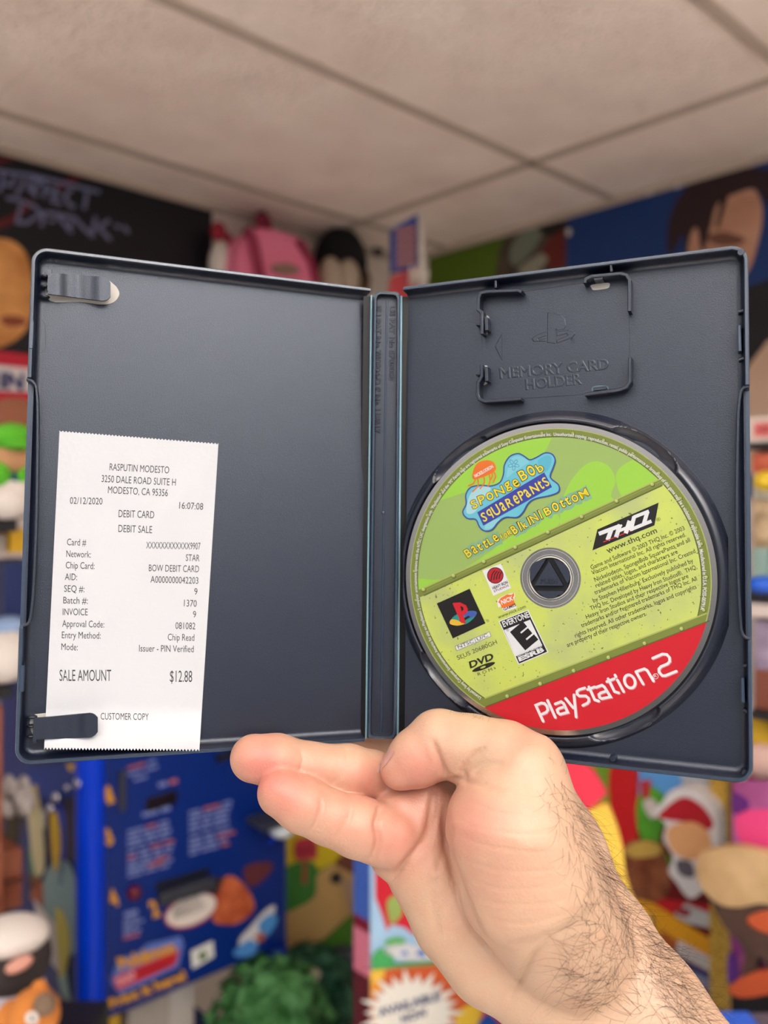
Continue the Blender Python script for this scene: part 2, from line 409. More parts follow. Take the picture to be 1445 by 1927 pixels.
# memory card brackets: four corner walls with white slots beside them
wall(PRN, [(981, 549), (975, 546), (915, 548), (904, 551), (900, 560), (899, 582), (906, 588), (906, 628)], 1.3, -6, -0.6, 'card_bracket')
wall(PRN, [(905, 686), (906, 708), (899, 720), (898, 742), (901, 751), (912, 755), (980, 750)], 1.3, -6, -0.6, 'card_bracket')
wall(PRN, [(1100, 532), (1102, 524), (1113, 519), (1168, 514), (1178, 517), (1184, 526), (1184, 585)], 1.3, -6, -0.6, 'card_bracket')
wall(PRN, [(1100, 742), (1165, 733), (1178, 728), (1185, 718), (1185, 672)], 1.3, -6, -0.6, 'card_bracket')
for a, c in (((914, 597), (915, 621)), ((914, 690), (915, 717)), ((1118, 524), (1134, 522)), ((1116, 733), (1140, 730))): wall(PRN, [a, c], 1.4, -6, -1.2, 'bracket_tooth')
for a, c in (((895, 610), (905, 610)), ((895, 704), (905, 704))): wall(PRN, [a, c], 0.9, -6, -2.0, 'latch_rib')
def slot(P, pts, name='slot', n=-5.93, m=None):
    mb = MB(); mb.ngon([P.at(x, y, n) for x, y in pts], m or m_paper_in); return mb.build(name, case)
slot(PRN, catmull([(911, 597), (920, 596), (921, 612), (919, 626), (910, 629)], True, 3))
slot(PRN, catmull([(910, 691), (918, 690), (920, 706), (918, 720), (909, 723)], True, 3))
slot(PRN, catmull([(1113, 536), (1144, 532), (1147, 538), (1142, 543), (1118, 546), (1113, 542)], True, 3))
slot(PRN, catmull([(1114, 729), (1126, 725), (1143, 727), (1143, 734), (1116, 737)], True, 3), m=mat('slot_glimpse', (70, 96, 104), 0.4))
# shallow frame of the card recess and the embossed marks
for pts in ([(906, 628), (906, 686)], [(981, 549), (1100, 532)], [(1184, 585), (1185, 672)], [(980, 750), (1100, 742)]): wall(PRN, pts, 0.25, -6.05, -5.88, 'recess_edge')
em = Art(lambda x, y, o: PRN.at(x, y, -5.98+o), 0.0)
E_ = dict(bold=0.0, ext=0.01, bev=0.045, extk=0.20)
em.text('MEMORY CARD', (940, 712), (1146, 694), 19, m_pl, **E_)
em.text('HOLDER', (989, 733), (1096, 722), 19, m_pl, **E_)
em.text('R', (1075, 643), (1080, 642), 5, m_pl, **E_); 
em.build('embossed_lettering', case)
def emboss(P, pts, name, h=0.2, parent=case):
    k = len(pts); ar = sum(pts[i-1][0]*pts[i][1]-pts[i][0]*pts[i-1][1] for i in range(k)); sg = 1 if ar > 0 else -1; top = []
    for i in range(k):
        a, b_, c = Vector(pts[i-1]), Vector(pts[i]), Vector(pts[(i+1) % k]); d1 = (b_-a).normalized(); d2 = (c-b_).normalized(); n_ = Vector((-d1.y-d2.y, d1.x+d2.x)); n_.normalize()
        top.append(b_+n_*sg*1.3/max(0.5, n_.dot(Vector((-d1.y, d1.x)))))
    mb = MB(); A = [P.at(x, y, -6+h) for x, y in top]; B = [P.at(x, y, -6) for x, y in pts]
    mb.add(A, tessellate_polygon([A]), m_pl); mb.add(A+B, [(i, (i+1) % k, k+(i+1) % k, k+i) for i in range(k)], m_pl); return mb.build(name, parent)
emboss(PRN, [(1030, 587), (1056, 593), (1063, 600), (1065, 612), (1062, 620), (1048, 622), (1046, 620), (1046, 647), (1029, 645)], 'embossed_emblem')
emboss(PRN, [(1028, 623), (1010, 630), (1000, 637), (1004, 643), (1028, 643), (1028, 636), (1013, 640), (1012, 638), (1028, 632)], 'embossed_emblem')
emboss(PRN, [(1047, 624), (1066, 621), (1080, 625), (1083, 629), (1076, 636), (1047, 647), (1047, 640), (1068, 631), (1066, 628), (1047, 633)], 'embossed_emblem')
emboss(PRN, [(931, 652), (944, 628), (945, 680)], 'embossed_arrow')
wall(PRN, [(1077+4.5*math.cos(a*.5), 641+5*math.sin(a*.5)) for a in range(14)], 0.2, -6.05, -5.85, 'embossed_ring')

# receipt clips: sprung strips over white slots
def clip_strip(pts, n_prof, wpx, teeth, name):
    """pts: traced centre line; n_prof: height above the floor along it"""
    mb = MB(); k = len(pts); top = []; bot = []
    for i, (x, y) in enumerate(pts):
        n = n_prof[i]; w_ = wpx[i]/2
        A = PLN.at(x, y-w_, n); B = PLN.at(x, y+w_, n); d = PLN.n*0.0011
        top.append((A, B)); bot.append((A-d, B-d))
    vs = []
    for i in range(k): vs += [top[i][0], top[i][1], bot[i][1], bot[i][0]]
    fs = []
    for i in range(k-1):
        for j in range(4): fs.append((4*i+j, 4*i+(j+1) % 4, 4*i+4+(j+1) % 4, 4*i+4+j))
    fs += [(0, 1, 2, 3), tuple(4*(k-1)+j for j in (3, 2, 1, 0))]
    mb.add(vs, fs, m_pl)
    for (x, y) in teeth:                              # the three small teeth the strip grows out of
        u, v = PLN.of(x, y, -3)
        mb.ellipsoid(PLN.uv(u, v, -4.2), (0.0019, 0.0007, 0.0018), m_plg, (PLN.u, PLN.v, PLN.n), 12, 8)
    mb.box(PLN.at(pts[0][0], pts[0][1]+wpx[0]/2, -6), PLN.v*(wpx[0]/4.9*0.001), PLN.u*0.0013, PLN.n*((n_prof[0]+6)*0.001-0.0002), m_pl)
    return mb.build(name, case, auto=45)
def prof(x0, x1, y0, y1, w0, w1, ns):
    k = 25; P_ = []; N_ = []; W_ = []
    for i in range(k):
        t = i/(k-1); P_.append((x0+(x1-x0)*t, y0+(y1-y0)*t))
        a = t*(len(ns)-1); j = min(int(a), len(ns)-2); f_ = a-j; f_ = f_*f_*(3-2*f_)
        N_.append(ns[j]+(ns[j+1]-ns[j])*f_)
        w_ = w0+(w1-w0)*t
        if t > 0.86: w_ *= math.sqrt(max(0.25, 1-((t-0.86)/0.17)**2))
        W_.append(w_)
    return P_, N_, W_
slot(PLN, catmull([(94, 530), (94, 566), (150, 568), (190, 573), (211, 570), (222, 560), (224, 549), (214, 535), (190, 526)], True, 4), 'clip_slot')
P_, N_, W_ = prof(90, 208, 533, 545, 40, 46, [-1.6, -1.5, -3.0, -3.6, -3.0, -1.6, -2.0]); clip_strip(P_, N_, W_, [(85, 519), (85, 538), (84, 557)], 'receipt_clip')
slot(PLN, catmull([(66, 1344), (66, 1386), (130, 1386), (170, 1386), (196, 1372), (170, 1350)], True, 4), 'clip_slot')
P_, N_, W_ = prof(63, 184, 1372, 1364, 40, 47, [-0.6, -0.5, -1.0, -1.5, -1.0, 0.3, 0.0]); clip_strip(P_, N_, W_, [(60, 1350), (60, 1367), (59, 1386)], 'receipt_clip')

# spine and its two living hinges
def sp(x, y, o=0.0): return W(x, y, 0.3445-o)
sn = Vector((0, -1, 0))
out = [(712, 548), (744, 549), (750, 551), (753, 557), (752.5, 700), (749, 1100), (745.5, 1380), (743, 1388), (738, 1391), (698, 1390), (693, 1387), (691.5, 1380), (696, 1100), (701, 700), (703, 557), (706, 550)]
ctr = (724, 968)
def inset(p, k): return [(x-(1 if x > ctr[0]+8-0.02*(y-968) else -1)*k, y-(1 if y > ctr[1] else -1)*k*(1 if abs(y-968) > 350 else 0)) for x, y in p]
mb = MB(); o0 = [sp(x, y, -0.005) for x, y in out]; o1 = [sp(x, y, -0.0006) for x, y in out]; o2 = [sp(x, y, 0) for x, y in inset(out, 2)]
o3 = [sp(x, y, 0) for x, y in inset(out, 5)]; o4 = [sp(x, y, -0.003) for x, y in inset(out, 7)]; k = len(out)
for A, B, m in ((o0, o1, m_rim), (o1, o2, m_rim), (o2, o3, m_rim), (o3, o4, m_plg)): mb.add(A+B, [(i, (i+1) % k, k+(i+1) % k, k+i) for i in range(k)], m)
mb.ngon(o4, m_pl); mb.ngon(o0, m_pl)
spine = mb.build('spine', case, auto=35)
sf = lambda x, y, o: W(x, y, 0.3474-o)
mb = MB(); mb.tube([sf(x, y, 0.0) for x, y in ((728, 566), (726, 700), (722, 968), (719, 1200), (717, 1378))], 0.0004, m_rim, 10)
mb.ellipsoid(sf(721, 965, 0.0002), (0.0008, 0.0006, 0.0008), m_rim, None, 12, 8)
mb.build('spine_ridge', spine)
em = Art(lambda x, y, o: sf(x, y, o-0.00002), 0.0)
em.text('US PAT No 5788068', (734, 576), (732, 716), 9, m_pl, ext=0.01, bev=0.045, extk=0.0003)
em.text('EU PAT No 700804-D P No 118017', (707, 576), (705, 816), 10, m_pl, ext=0.01, bev=0.045, extk=0.0003)
em.build('embossed_lettering', spine)
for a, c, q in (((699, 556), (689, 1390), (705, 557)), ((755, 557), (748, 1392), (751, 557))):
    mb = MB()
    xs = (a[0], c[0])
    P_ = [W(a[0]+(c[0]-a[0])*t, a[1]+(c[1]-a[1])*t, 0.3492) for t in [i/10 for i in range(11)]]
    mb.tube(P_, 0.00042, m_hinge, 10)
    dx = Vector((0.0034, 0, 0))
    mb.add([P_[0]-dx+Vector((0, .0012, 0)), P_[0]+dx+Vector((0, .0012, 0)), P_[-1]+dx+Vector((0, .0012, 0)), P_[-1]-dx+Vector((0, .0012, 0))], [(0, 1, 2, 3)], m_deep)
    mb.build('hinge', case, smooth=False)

# raised disc seat with four finger scoops
HU, HV = PRN.of(1035, 1087.5, -3)
def th_of(x, y, n=-2): u, v = PRN.of(x, y, n); return math.atan2(v-HV, u-HU)
scoops = [th_of(862, 862), th_of(1218, 838), th_of(1180, 1372), th_of(812, 1300)]
mb = MB(); NT = 720; rr = [60.75, 60.8, 61.0, 61.3, 61.7, 62.2, 62.7, 63.2, 63.6, 64.0, 64.4, 64.8, 65.2, 65.6, 66.0]
grid = []
for i in range(NT):
    t = 2*math.pi*i/NT; row = []
    for r in rr:
        if r <= 60.76: n = -5.6
        elif r < 61.25: n = -2.3+0.25*(r-60.75)/0.5
        else:
            s = (r-61.2)/4.4; n = -2.05-4.1*min(1, max(0, s))**1.7
        if r > 60.76:
            for ts in scoops:
                dt = (t-ts+math.pi) % (2*math.pi)-math.pi; sx = dt*62/14.5; sy = (r-60.2)/5.2
                e = sx*sx*sx*sx*0.6+sx*sx*0.4+sy*sy
                if e < 1: n = min(n, -2.0-4.2*math.sqrt(1-e)) if r < 65.4 else n
        u = HU+r*math.cos(t); v = HV+r*math.sin(t)
        if u < 0.25: u = 0.25
        if u > 124.8: u = 124.8; n = max(n, -6.0)
        row.append(PRN.uv(u, v, n))
    grid.append(row)
kk = len(rr)
for i in range(NT):
    A = grid[i]; B = grid[(i+1) % NT]
    mb.add(A+B, [(j, j+1, kk+j+1, kk+j) for j in range(kk-1)], m_plg)
seat = mb.build('disc_seat', case, auto=60)
mb = MB(); cpt = [PRN.uv(HU+60.8*math.cos(2*math.pi*i/120), HV+60.8*math.sin(2*math.pi*i/120), -5.5) for i in range(120)]
mb.add(cpt, [tuple(range(120))], m_plg); mb.build('seat_floor', case)
# push-button hub in the disc hole
hz = lambda pts: [(960+x/9.633, 1010+y/9.633) for x, y in pts]
def hubpiece(pts, name, n1, par):
    mb = MB(); mb.prism([PRN.at(x, y, n1) for x, y in hz(pts)], PRN.n*(-(n1+5.4)*0.001), m_pl); return mb.build(name, par, auto=20)
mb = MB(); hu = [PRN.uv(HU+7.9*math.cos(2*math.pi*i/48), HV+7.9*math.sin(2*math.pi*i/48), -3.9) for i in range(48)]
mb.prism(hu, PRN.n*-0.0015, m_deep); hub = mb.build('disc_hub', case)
hubpiece([(650, 402), (385, 825), (358, 740), (355, 640), (368, 560), (405, 490), (470, 450), (540, 425)], 'hub_petal', -2.0, hub)
hubpiece([(790, 405), (1038, 850), (1072, 780), (1078, 640), (1040, 560), (985, 500), (940, 480), (900, 440)], 'hub_petal', -2.0, hub)
hubpiece([(480, 985), (975, 985), (955, 1030), (900, 1055), (870, 1060), (830, 1090), (780, 1115), (680, 1120), (620, 1098), (570, 1060), (500, 1010)], 'hub_petal', -2.0, hub)
hubpiece([(702, 440), (962, 888), (440, 885)], 'push_button', -1.8, hub)
em = Art(lambda x, y, o: PRN.at(x, y, -1.8+o), 0.0)
(a, c), = [hz([(545, 848), (858, 852)])]
em.text('PUSH', a, c, 8.5, m_pl, ext=0.01, bev=0.04, extk=0.25); em.build('embossed_lettering', hub)
_C = C
def C(r, g, b, rough=0.4):                        # printing inks of the disc and the receipt
    return mat('ink_%d_%d_%d_%d' % (r, g, b, int(rough*100)), dim((r, g, b)), rough, spec=0.35)
# ------------------------------------------------------------------ the printed disc
m_disc = mat('disc_metal', (168, 162, 158), 0.2, metal=1.0, film=420)
m_clear = bpy.data.materials.new('clear_plastic'); m_clear.use_nodes = True
_b = m_clear.node_tree.nodes['Principled BSDF']; _b.inputs['Base Color'].default_value = rgb((176, 178, 178)); _b.inputs['Roughness'].default_value = 0.12; _b.inputs['Alpha'].default_value = 0.24
DN = -3.0
dc = thing('game_disc', PRN.uv(HU, HV, -5.0), 'green and red printed game disc seated in the right half of the open case', 'disc')
def annulus(r0, r1, n0, n1, m, name, par, seg=180):
    mb = MB(); q = lambda r, n: [PRN.uv(HU+r*math.cos(2*math.pi*i/seg), HV+r*math.sin(2*math.pi*i/seg), n) for i in range(seg)]
    L = [q(r0, n0), q(r0, n1), q(r1, n1), q(r1, n0)]
    for a in range(4):
        A = L[a]; B = L[(a+1) % 4]; mb.add(A+B, [(i, (i+1) % seg, seg+(i+1) % seg, seg+i) for i in range(seg)], m)
    return mb.build(name, par)
annulus(11.7, 60.0, DN-1.2, DN, m_disc, 'disc_body', dc)
hr = annulus(7.9, 11.7, DN-1.2, DN, m_clear, 'hub_ring', dc)
m_edge = mat('clear_edge', (196, 192, 184), 0.2, spec=0.6)
mb = MB()
for r_, w_ in ((8.05, 0.28), (8.9, 0.09), (10.9, 0.07)):
    pts = [PRN.uv(HU+r_*math.cos(2*math.pi*i/64), HV+r_*math.sin(2*math.pi*i/64), DN+0.02) for i in range(65)]; mb.tube(pts, w_*0.001, m_edge, 6, cap=False)
mb.build('moulded_ring', hr, smooth=True)

def D(x, y): return PRN.of(x, y, DN)
Z = lambda ox, oy, s, pts: [(ox+x/s, oy+y/s) for x, y in pts]
DZ = 0.012
px_map = lambda x, y, o: PRN.at(x, y, DN+0.01+o)
uv_map = lambda u, v, o: PRN.uv(u, v, DN+0.01+o)
A = Art(px_map, DZ)
RP = 58.1
circ = [(HU+RP*math.cos(2*math.pi*i/180), HV+RP*math.sin(2*math.pi*i/180)) for i in range(180)]
circ2 = [(HU+55.1*math.cos(2*math.pi*i/180), HV+55.1*math.sin(2*math.pi*i/180)) for i in range(180)]
def half(poly, a, b):                                   # keep what lies left of a -> b
    d = ((b[0]-a[0])*500, (b[1]-a[1])*500); n_ = (-d[1], d[0]); a = (a[0]-d[0], a[1]-d[1]); b = (a[0]+2*d[0], a[1]+2*d[1])
    return clip(poly, [a, b, (b[0]+n_[0], b[1]+n_[1]), (a[0]+n_[0], a[1]+n_[1])])
def speckle():                                          # acid yellow-green field with mottling and specks
    m = bpy.data.materials.new('label_field'); m.use_nodes = True; nt = m.node_tree; b = nt.nodes['Principled BSDF']
    b.inputs['Roughness'].default_value = 0.4
    tc = nt.nodes.new('ShaderNodeTexCoord')
    n = nt.nodes.new('ShaderNodeTexNoise'); n.inputs['Scale'].default_value = 45; n.inputs['Detail'].default_value = 4
    cr = nt.nodes.new('ShaderNodeValToRGB'); e = cr.color_ramp.elements
    e[0].position = 0.35; e[0].color = rgb(dim((190, 204, 130))); e[1].position = 0.62; e[1].color = rgb(dim((211, 227, 106)))
    n2 = nt.nodes.new('ShaderNodeTexNoise'); n2.inputs['Scale'].default_value = 900; n2.inputs['Detail'].default_value = 2
    r2 = nt.nodes.new('ShaderNodeMapRange'); r2.inputs['From Min'].default_value = 0.68; r2.inputs['From Max'].default_value = 0.73
    mx = nt.nodes.new('ShaderNodeMix'); mx.data_type = 'RGBA'; mx.inputs[7].default_value = rgb(dim((120, 116, 48)))
    for a_, b_ in ((tc.outputs['Object'], n.inputs['Vector']), (tc.outputs['Object'], n2.inputs['Vector']), (n.outputs['Fac'], cr.inputs['Fac']), (n2.outputs['Fac'], r2.inputs['Value']), (r2.outputs['Result'], mx.inputs[0]), (cr.outputs['Color'], mx.inputs[6]), (mx.outputs[2], b.inputs['Base Color'])): nt.links.new(a_, b_)
    return m
m_field = speckle()
OL, OLD, OLL = C(128, 142, 62, .4), C(92, 100, 44, .4), C(178, 190, 104, .4)
G1, G2, RED, WHT, BLK = C(162, 218, 76, .4), C(160, 192, 106, .4), C(214, 34, 48, .35), C(242, 245, 248, .4), C(28, 24, 24, .4)
# base: olive rim band, then the three zones inside it
seg = 180
def ringfill(r0, r1, m, k):
    q = lambda r: [uv_map(HU+r*math.cos(2*math.pi*i/seg), HV+r*math.sin(2*math.pi*i/seg), k*DZ) for i in range(seg)]
    A.add(q(r0)+q(r1), [(i, (i+1) % seg, seg+(i+1) % seg, seg+i) for i in range(seg)], m)
ringfill(11.75, RP, OL, 0); ringfill(11.75, 54.7, m_field, 1); ringfill(54.6, 54.95, OLD, 2); ringfill(57.75, 58.1, OLL, 1)
b0, b1 = D(797, 1106), D(1246, 899); c0_, c1_ = D(797, 1121), D(1246, 913.5)
seg_up = half([(HU+54.7*math.cos(2*math.pi*i/180), HV+54.7*math.sin(2*math.pi*i/180)) for i in range(180)], b0, b1)
A.poly(seg_up, G2, 2, uv_map)
for pts, m in (([(700, 980), (760, 870), (830, 815), (900, 790), (1040, 780), (1035, 830), (1010, 870), (980, 890), (930, 925), (870, 928)], G1),
               ([(1055, 995), (1062, 930), (1090, 885), (1118, 868), (1146, 878), (1158, 905), (1150, 935), (1175, 960), (1090, 1000)], G1),
               ([(1165, 925), (1160, 890), (1185, 868), (1215, 866), (1260, 900), (1260, 950), (1190, 950)], G1),
               ([(760, 1130), (770, 1090), (830, 1090), (890, 1060), (960, 1010), (1030, 960), (1050, 990), (960, 1040), (850, 1090)], G1)):
    q = clip([D(x, y) for x, y in catmull(pts, True, 4)], half([(HU+54.6*math.cos(2*math.pi*i/90), HV+54.6*math.sin(2*math.pi*i/90)) for i in range(90)], b0, b1))
    if len(q) > 2: A.poly(q, m, 3, uv_map)
# upper riveted band
band = half(half(circ2, b0, b1)[:0] or circ2, c0_, c1_); band = half(band, b1, b0)
A.poly(band, OL, 4, uv_map)
A.stroke([(797, 1106.5), (1246, 899.5)], 2.6, OLL, 5, cap=False); A.stroke([(797, 1121), (1246, 913.5)], 2.4, OLD, 5, cap=False)
A.stroke([(797, 1112), (1246, 905)], 1.2, C(150, 164, 84, .4), 5, cap=False)
def rivet(x, y, r=3.6):
    A.dot(x+0.8, y+1.2, r+0.9, OLD, 6); A.dot(x, y, r, OLL, 7); A.dot(x-0.8, y-0.9, r*0.5, C(206, 216, 140, .4), 8, 10)
for x, y in ((796.5, 1109), (853, 1083), (910, 1056.5), (969, 1029.5), (1030.5, 1001), (1094, 972), (1160, 942.5), (1227, 911)): rivet(x, y)
for i in range(30):                                     # rivets on the rim band
    t = math.radians(20+i*12.2); u, v = HU+56.4*math.cos(t), HV+56.4*math.sin(t)
    if t > math.radians(200) and t < math.radians(349): continue
    A.poly(ell(u, v, 0.75, 0.75, 0, 12), OLD, 5, uv_map); A.poly(ell(u-0.1, v+0.1, 0.55, 0.55, 0, 12), OLL, 6, uv_map)
# lower band and the red foot
d0, d1 = D(913, 1331), D(1336, 1168.5); e0, e1 = D(906, 1316), D(1336, 1151.5)
A.poly(half(circ, d1, d0), RED, 4, uv_map)
bl = half(half(circ2, e1, e0), d0, d1); A.poly(bl, OL, 4, uv_map)
A.stroke([(912, 1314), (1330, 1154)], 2.6, OLL, 5, cap=False); A.stroke([(914, 1330), (1335, 1168)], 2.0, OLD, 6, cap=False)
for x, y in ((954, 1310), (1016, 1286.5), (1079, 1262), (1144.5, 1237), (1212.5, 1210.5), (1282, 1183)): rivet(x, y)
# ring of small print
def arc_text(t, r, t0, t1, h, m, k):
    vs, fs = glyphs(t, 0.012); x0 = min(v.x for v in vs); x1 = max(v.x for v in vs)
    A.add([uv_map(HU+(r+h*v.y/CAPH)*math.cos(t0+(t1-t0)*(v.x-x0)/(x1-x0)), HV+(r+h*v.y/CAPH)*math.sin(t0+(t1-t0)*(v.x-x0)/(x1-x0)), k*DZ) for v in vs], fs, m)
t0 = th_of(905, 1313, DN); t1 = th_of(1327, 1149, DN)
while t0 < 0: t0 += 2*math.pi
while t1 > t0: t1 -= 2*math.pi
arc_text('Licensed by Sony Computer Entertainment America for play on PlayStation 2 computer entertainment systems with the NTSC U/C designation only. "PlayStation" and the "PS" Family logo are registered trademarks of Sony Computer Entertainment Inc.  Unauthorized copying, reproduction, rental, public performance or broadcast of this game may be a violation of applicable laws. Manufactured in U.S.A. POSS-00791A', 55.15, t0, t1, 1.25, WHT, 9)

# cloud-shaped title badge
sb = lambda pts: Z(860, 840, 5.16, pts)
cloud = catmull(sb([(55, 640), (88, 560), (85, 470), (130, 400), (230, 378), (330, 385), (415, 350), (450, 270), (460, 180), (510, 100), (590, 70), (650, 95), (705, 130), (770, 108), (850, 65), (920, 75), (952, 130), (935, 200), (905, 280), (920, 320), (985, 375), (985, 440), (900, 478), (760, 508), (690, 555), (640, 640), (580, 690), (470, 690), (400, 735), (340, 808), (270, 822), (220, 785), (180, 710), (100, 700)]), True, 5)
NAVY = C(58, 78, 160, .4)
A.poly([(x+2, y+2) for x, y in cloud], C(96, 118, 60, .4), 4)
A.poly(cloud, C(112, 202, 222, .4), 5)
A.stroke(cloud, 2.6, NAVY, 6, closed=True)
for pts, c in (([(120, 480), (200, 400), (330, 405), (250, 520), (170, 640), (90, 640)], C(176, 226, 232, .4)), ([(520, 130), (600, 95), (700, 150), (640, 190), (540, 260), (480, 300)], C(136, 214, 230, .4)), ([(780, 150), (860, 90), (920, 110), (900, 200), (850, 250)], C(96, 190, 216, .4)), ([(300, 740), (420, 700), (340, 790), (270, 800)], C(150, 218, 230, .4))): A.poly(catmull(sb(pts), True, 4), c, 6)
fl = sb([(550, 178)])[0]
for i in range(5):
    a = 2*math.pi*i/5+0.3; A.stroke(ell(fl[0]+6.5*math.cos(a), fl[1]+6.5*math.sin(a), 4.2, 2.6, a, 12), 0.8, C(46, 120, 176, .4), 7, closed=True)
A.poly(sb([(195, 640), (845, 252), (922, 395), (255, 770)]), C(62, 70, 168, .4), 7)
YEL, DKB = C(246, 226, 44, .4), C(70, 62, 30, .4)
def jolly(t, p0, p1, h, k, bold=0.012, out=0.05, oc=DKB, jit=0.10, seed=1):
    """lettering with wobbling letters: dark outline under a yellow face"""
    rnd = random.Random(seed); n = len(t); wd = [max(0.30, max(v.x for v in glyphs(c)[0])-min(v.x for v in glyphs(c)[0])) for c in t]; tot = sum(wd)+0.15*(n-1); x = 0
    dx, dy = p1[0]-p0[0], p1[1]-p0[1]; l = math.hypot(dx, dy); ux, uy = dy/l, -dx/l
    for c, w_ in zip(t, wd):
        a = x/tot; b = (x+w_)/tot; x += w_+0.15; hh = h*(1+rnd.uniform(-jit, jit)); yo = rnd.uniform(-jit, jit)*h*0.5; tl = rnd.uniform(-jit, jit)*h*0.4
        q0 = (p0[0]+dx*a+ux*(yo-tl), p0[1]+dy*a+uy*(yo-tl)); q1 = (p0[0]+dx*b+ux*(yo+tl), p0[1]+dy*b+uy*(yo+tl)); e = h*0.07
        nat = max(v.x for v in glyphs(c)[0])-min(v.x for v in glyphs(c)[0])
        if nat < 0.2:                                   # a thin letter keeps to the middle of its slot
            sh_ = 0.5*(1-0.42); q0, q1 = (q0[0]+(q1[0]-q0[0])*sh_, q0[1]+(q1[1]-q0[1])*sh_), (q1[0]-(q1[0]-q0[0])*sh_, q1[1]-(q1[1]-q0[1])*sh_)
        ex, ey = dx/l*e, dy/l*e
        A.text(c, (q0[0]-ex-ux*e, q0[1]-ey-uy*e), (q1[0]+ex-ux*e, q1[1]+ey-uy*e), hh*1.14, oc, k, bold=out, fit=True); A.text(c, q0, q1, hh, YEL, k+1, bold=bold, fit=True)
p = sb([(158, 612), (520, 432), (548, 425), (660, 360), (655, 350), (862, 222)])
jolly('SPoNge', p[0], (p[3][0]-8, p[3][1]+4), 17, 9, seed=3); jolly('Bob', (p[3][0]-5, p[3][1]-4), (p[5][0]-2, p[5][1]+2), 19, 9, seed=5)
p = sb([(262, 742), (908, 372)]); jolly('SqUaRePaNtS', p[0], p[1], 18.5, 9, oc=C(62, 70, 168, .4), jit=0.08, seed=8)
p = sb([(105, 1082), (418, 915), (436, 908), (540, 852), (558, 858), (838, 690), (868, 678), (1285, 474)])
for a_, b_ in ((0, 1), (4, 5), (6, 7)):                   # ragged splash behind the subtitle
    q0, q1 = p[a_], p[b_]; n_ = 16; top = []; bot = []
    for i in range(n_+1):
        t = i/n_; x = q0[0]+(q1[0]-q0[0])*t; y = q0[1]+(q1[1]-q0[1])*t; top.append((x-4+random.uniform(-3, 1), y-19-random.uniform(-3, 3))); bot.append((x+3+random.uniform(-1, 3), y+4+random.uniform(-2, 3)))
    A.poly(top+bot[::-1], C(136, 186, 150, .4), 4)
jolly('BattLe', p[0], p[1], 16, 9, seed=11); jolly('foR', p[2], p[3], 10, 9, seed=12); jolly('BIkINI', p[4], p[5], 17, 9, seed=13); jolly('BottoM', p[6], p[7], 16, 9, seed=14)
# orange network badge
ORG = C(240, 122, 40, .4)
A.poly(catmull(sb([(160, 320), (155, 240), (195, 165), (270, 135), (340, 145), (375, 190), (370, 235), (300, 280)]), True, 5), ORG, 6)
for q in ([(180, 310), (160, 360), (110, 382)], [(200, 315), (205, 380), (150, 440)], [(260, 300), (265, 350), (225, 410)], [(310, 270), (320, 330), (300, 390)], [(355, 245), (375, 290), (350, 350)], [(340, 250), (340, 290), (330, 320)]): A.stroke(catmull(sb(q), False, 5), 2.4, ORG, 8)
A.text('NICKELODEON', *sb([(178, 305), (355, 205)]), 6, WHT, 9, bold=0.02)
# two-colour publisher plate and address
qz = lambda pts: Z(1060, 760, 3.753, pts)
A.poly(qz([(205, 1035), (240, 887), (673, 697), (643, 858)]), BLK, 5)
def ltr(pts, w_, m=WHT, k=6): A.stroke(qz(pts), w_/3.753, m, k, cap=False)
for q, w_ in (([(250, 918), (388, 866)], 28), ([(338, 890), (312, 962)], 30), ([(400, 852), (372, 942)], 30), ([(468, 826), (440, 914)], 30), ([(380, 902), (455, 872)], 22), ([(497, 800), (604, 758)], 24), ([(500, 795), (476, 895)], 28), ([(470, 890), (622, 828)], 24), ([(594, 760), (566, 855)], 28), ([(392, 866), (415, 857)], 14), ([(455, 842), (490, 828)], 14)): ltr(q, w_)
ltr([(282, 976), (502, 886)], 7, RED)
TXT = C(66, 70, 34, .4)
A.text('®', *qz([(660, 832), (690, 822)]), 6, TXT, 6)
A.text('www.thq.com', (1143, 1041), (1237, 1002), 10.5, TXT, 6, bold=0.008)
for t, a_, b_ in (('Game and Software © 2003 THQ Inc. © 2003', (1113, 1072), (1289, 997)), ('Viacom International Inc. All rights reserved.', (1115, 1082), (1291, 1009)),
                  ('Nickelodeon, SpongeBob SquarePants and all', (1120, 1095), (1299, 1019)), ('related titles, logos, and characters are', (1122, 1106), (1276, 1041)),
                  ('trademarks of Viacom International Inc. Created', (1120, 1119), (1309, 1040)), ('by Stephen Hillenburg. Exclusively published by', (1117, 1134), (1305, 1058)),
                  ('THQ Inc. Developed by Heavy Iron Studios®.  THQ,', (1112, 1149), (1312, 1070)), ('Heavy Iron Studios and their respective logos are', (1104, 1165), (1296, 1087)),
                  ('trademarks and/or registered trademarks of THQ Inc. All', (1095, 1181), (1312, 1092)), ('rights reserved. All other trademarks, logos and copyrights', (1083, 1200), (1311, 1107)),
                  ('are property of their respective owners.', (1068, 1218), (1217, 1158))): A.text(t, a_, b_, 8.2, TXT, 6, bold=0.005)
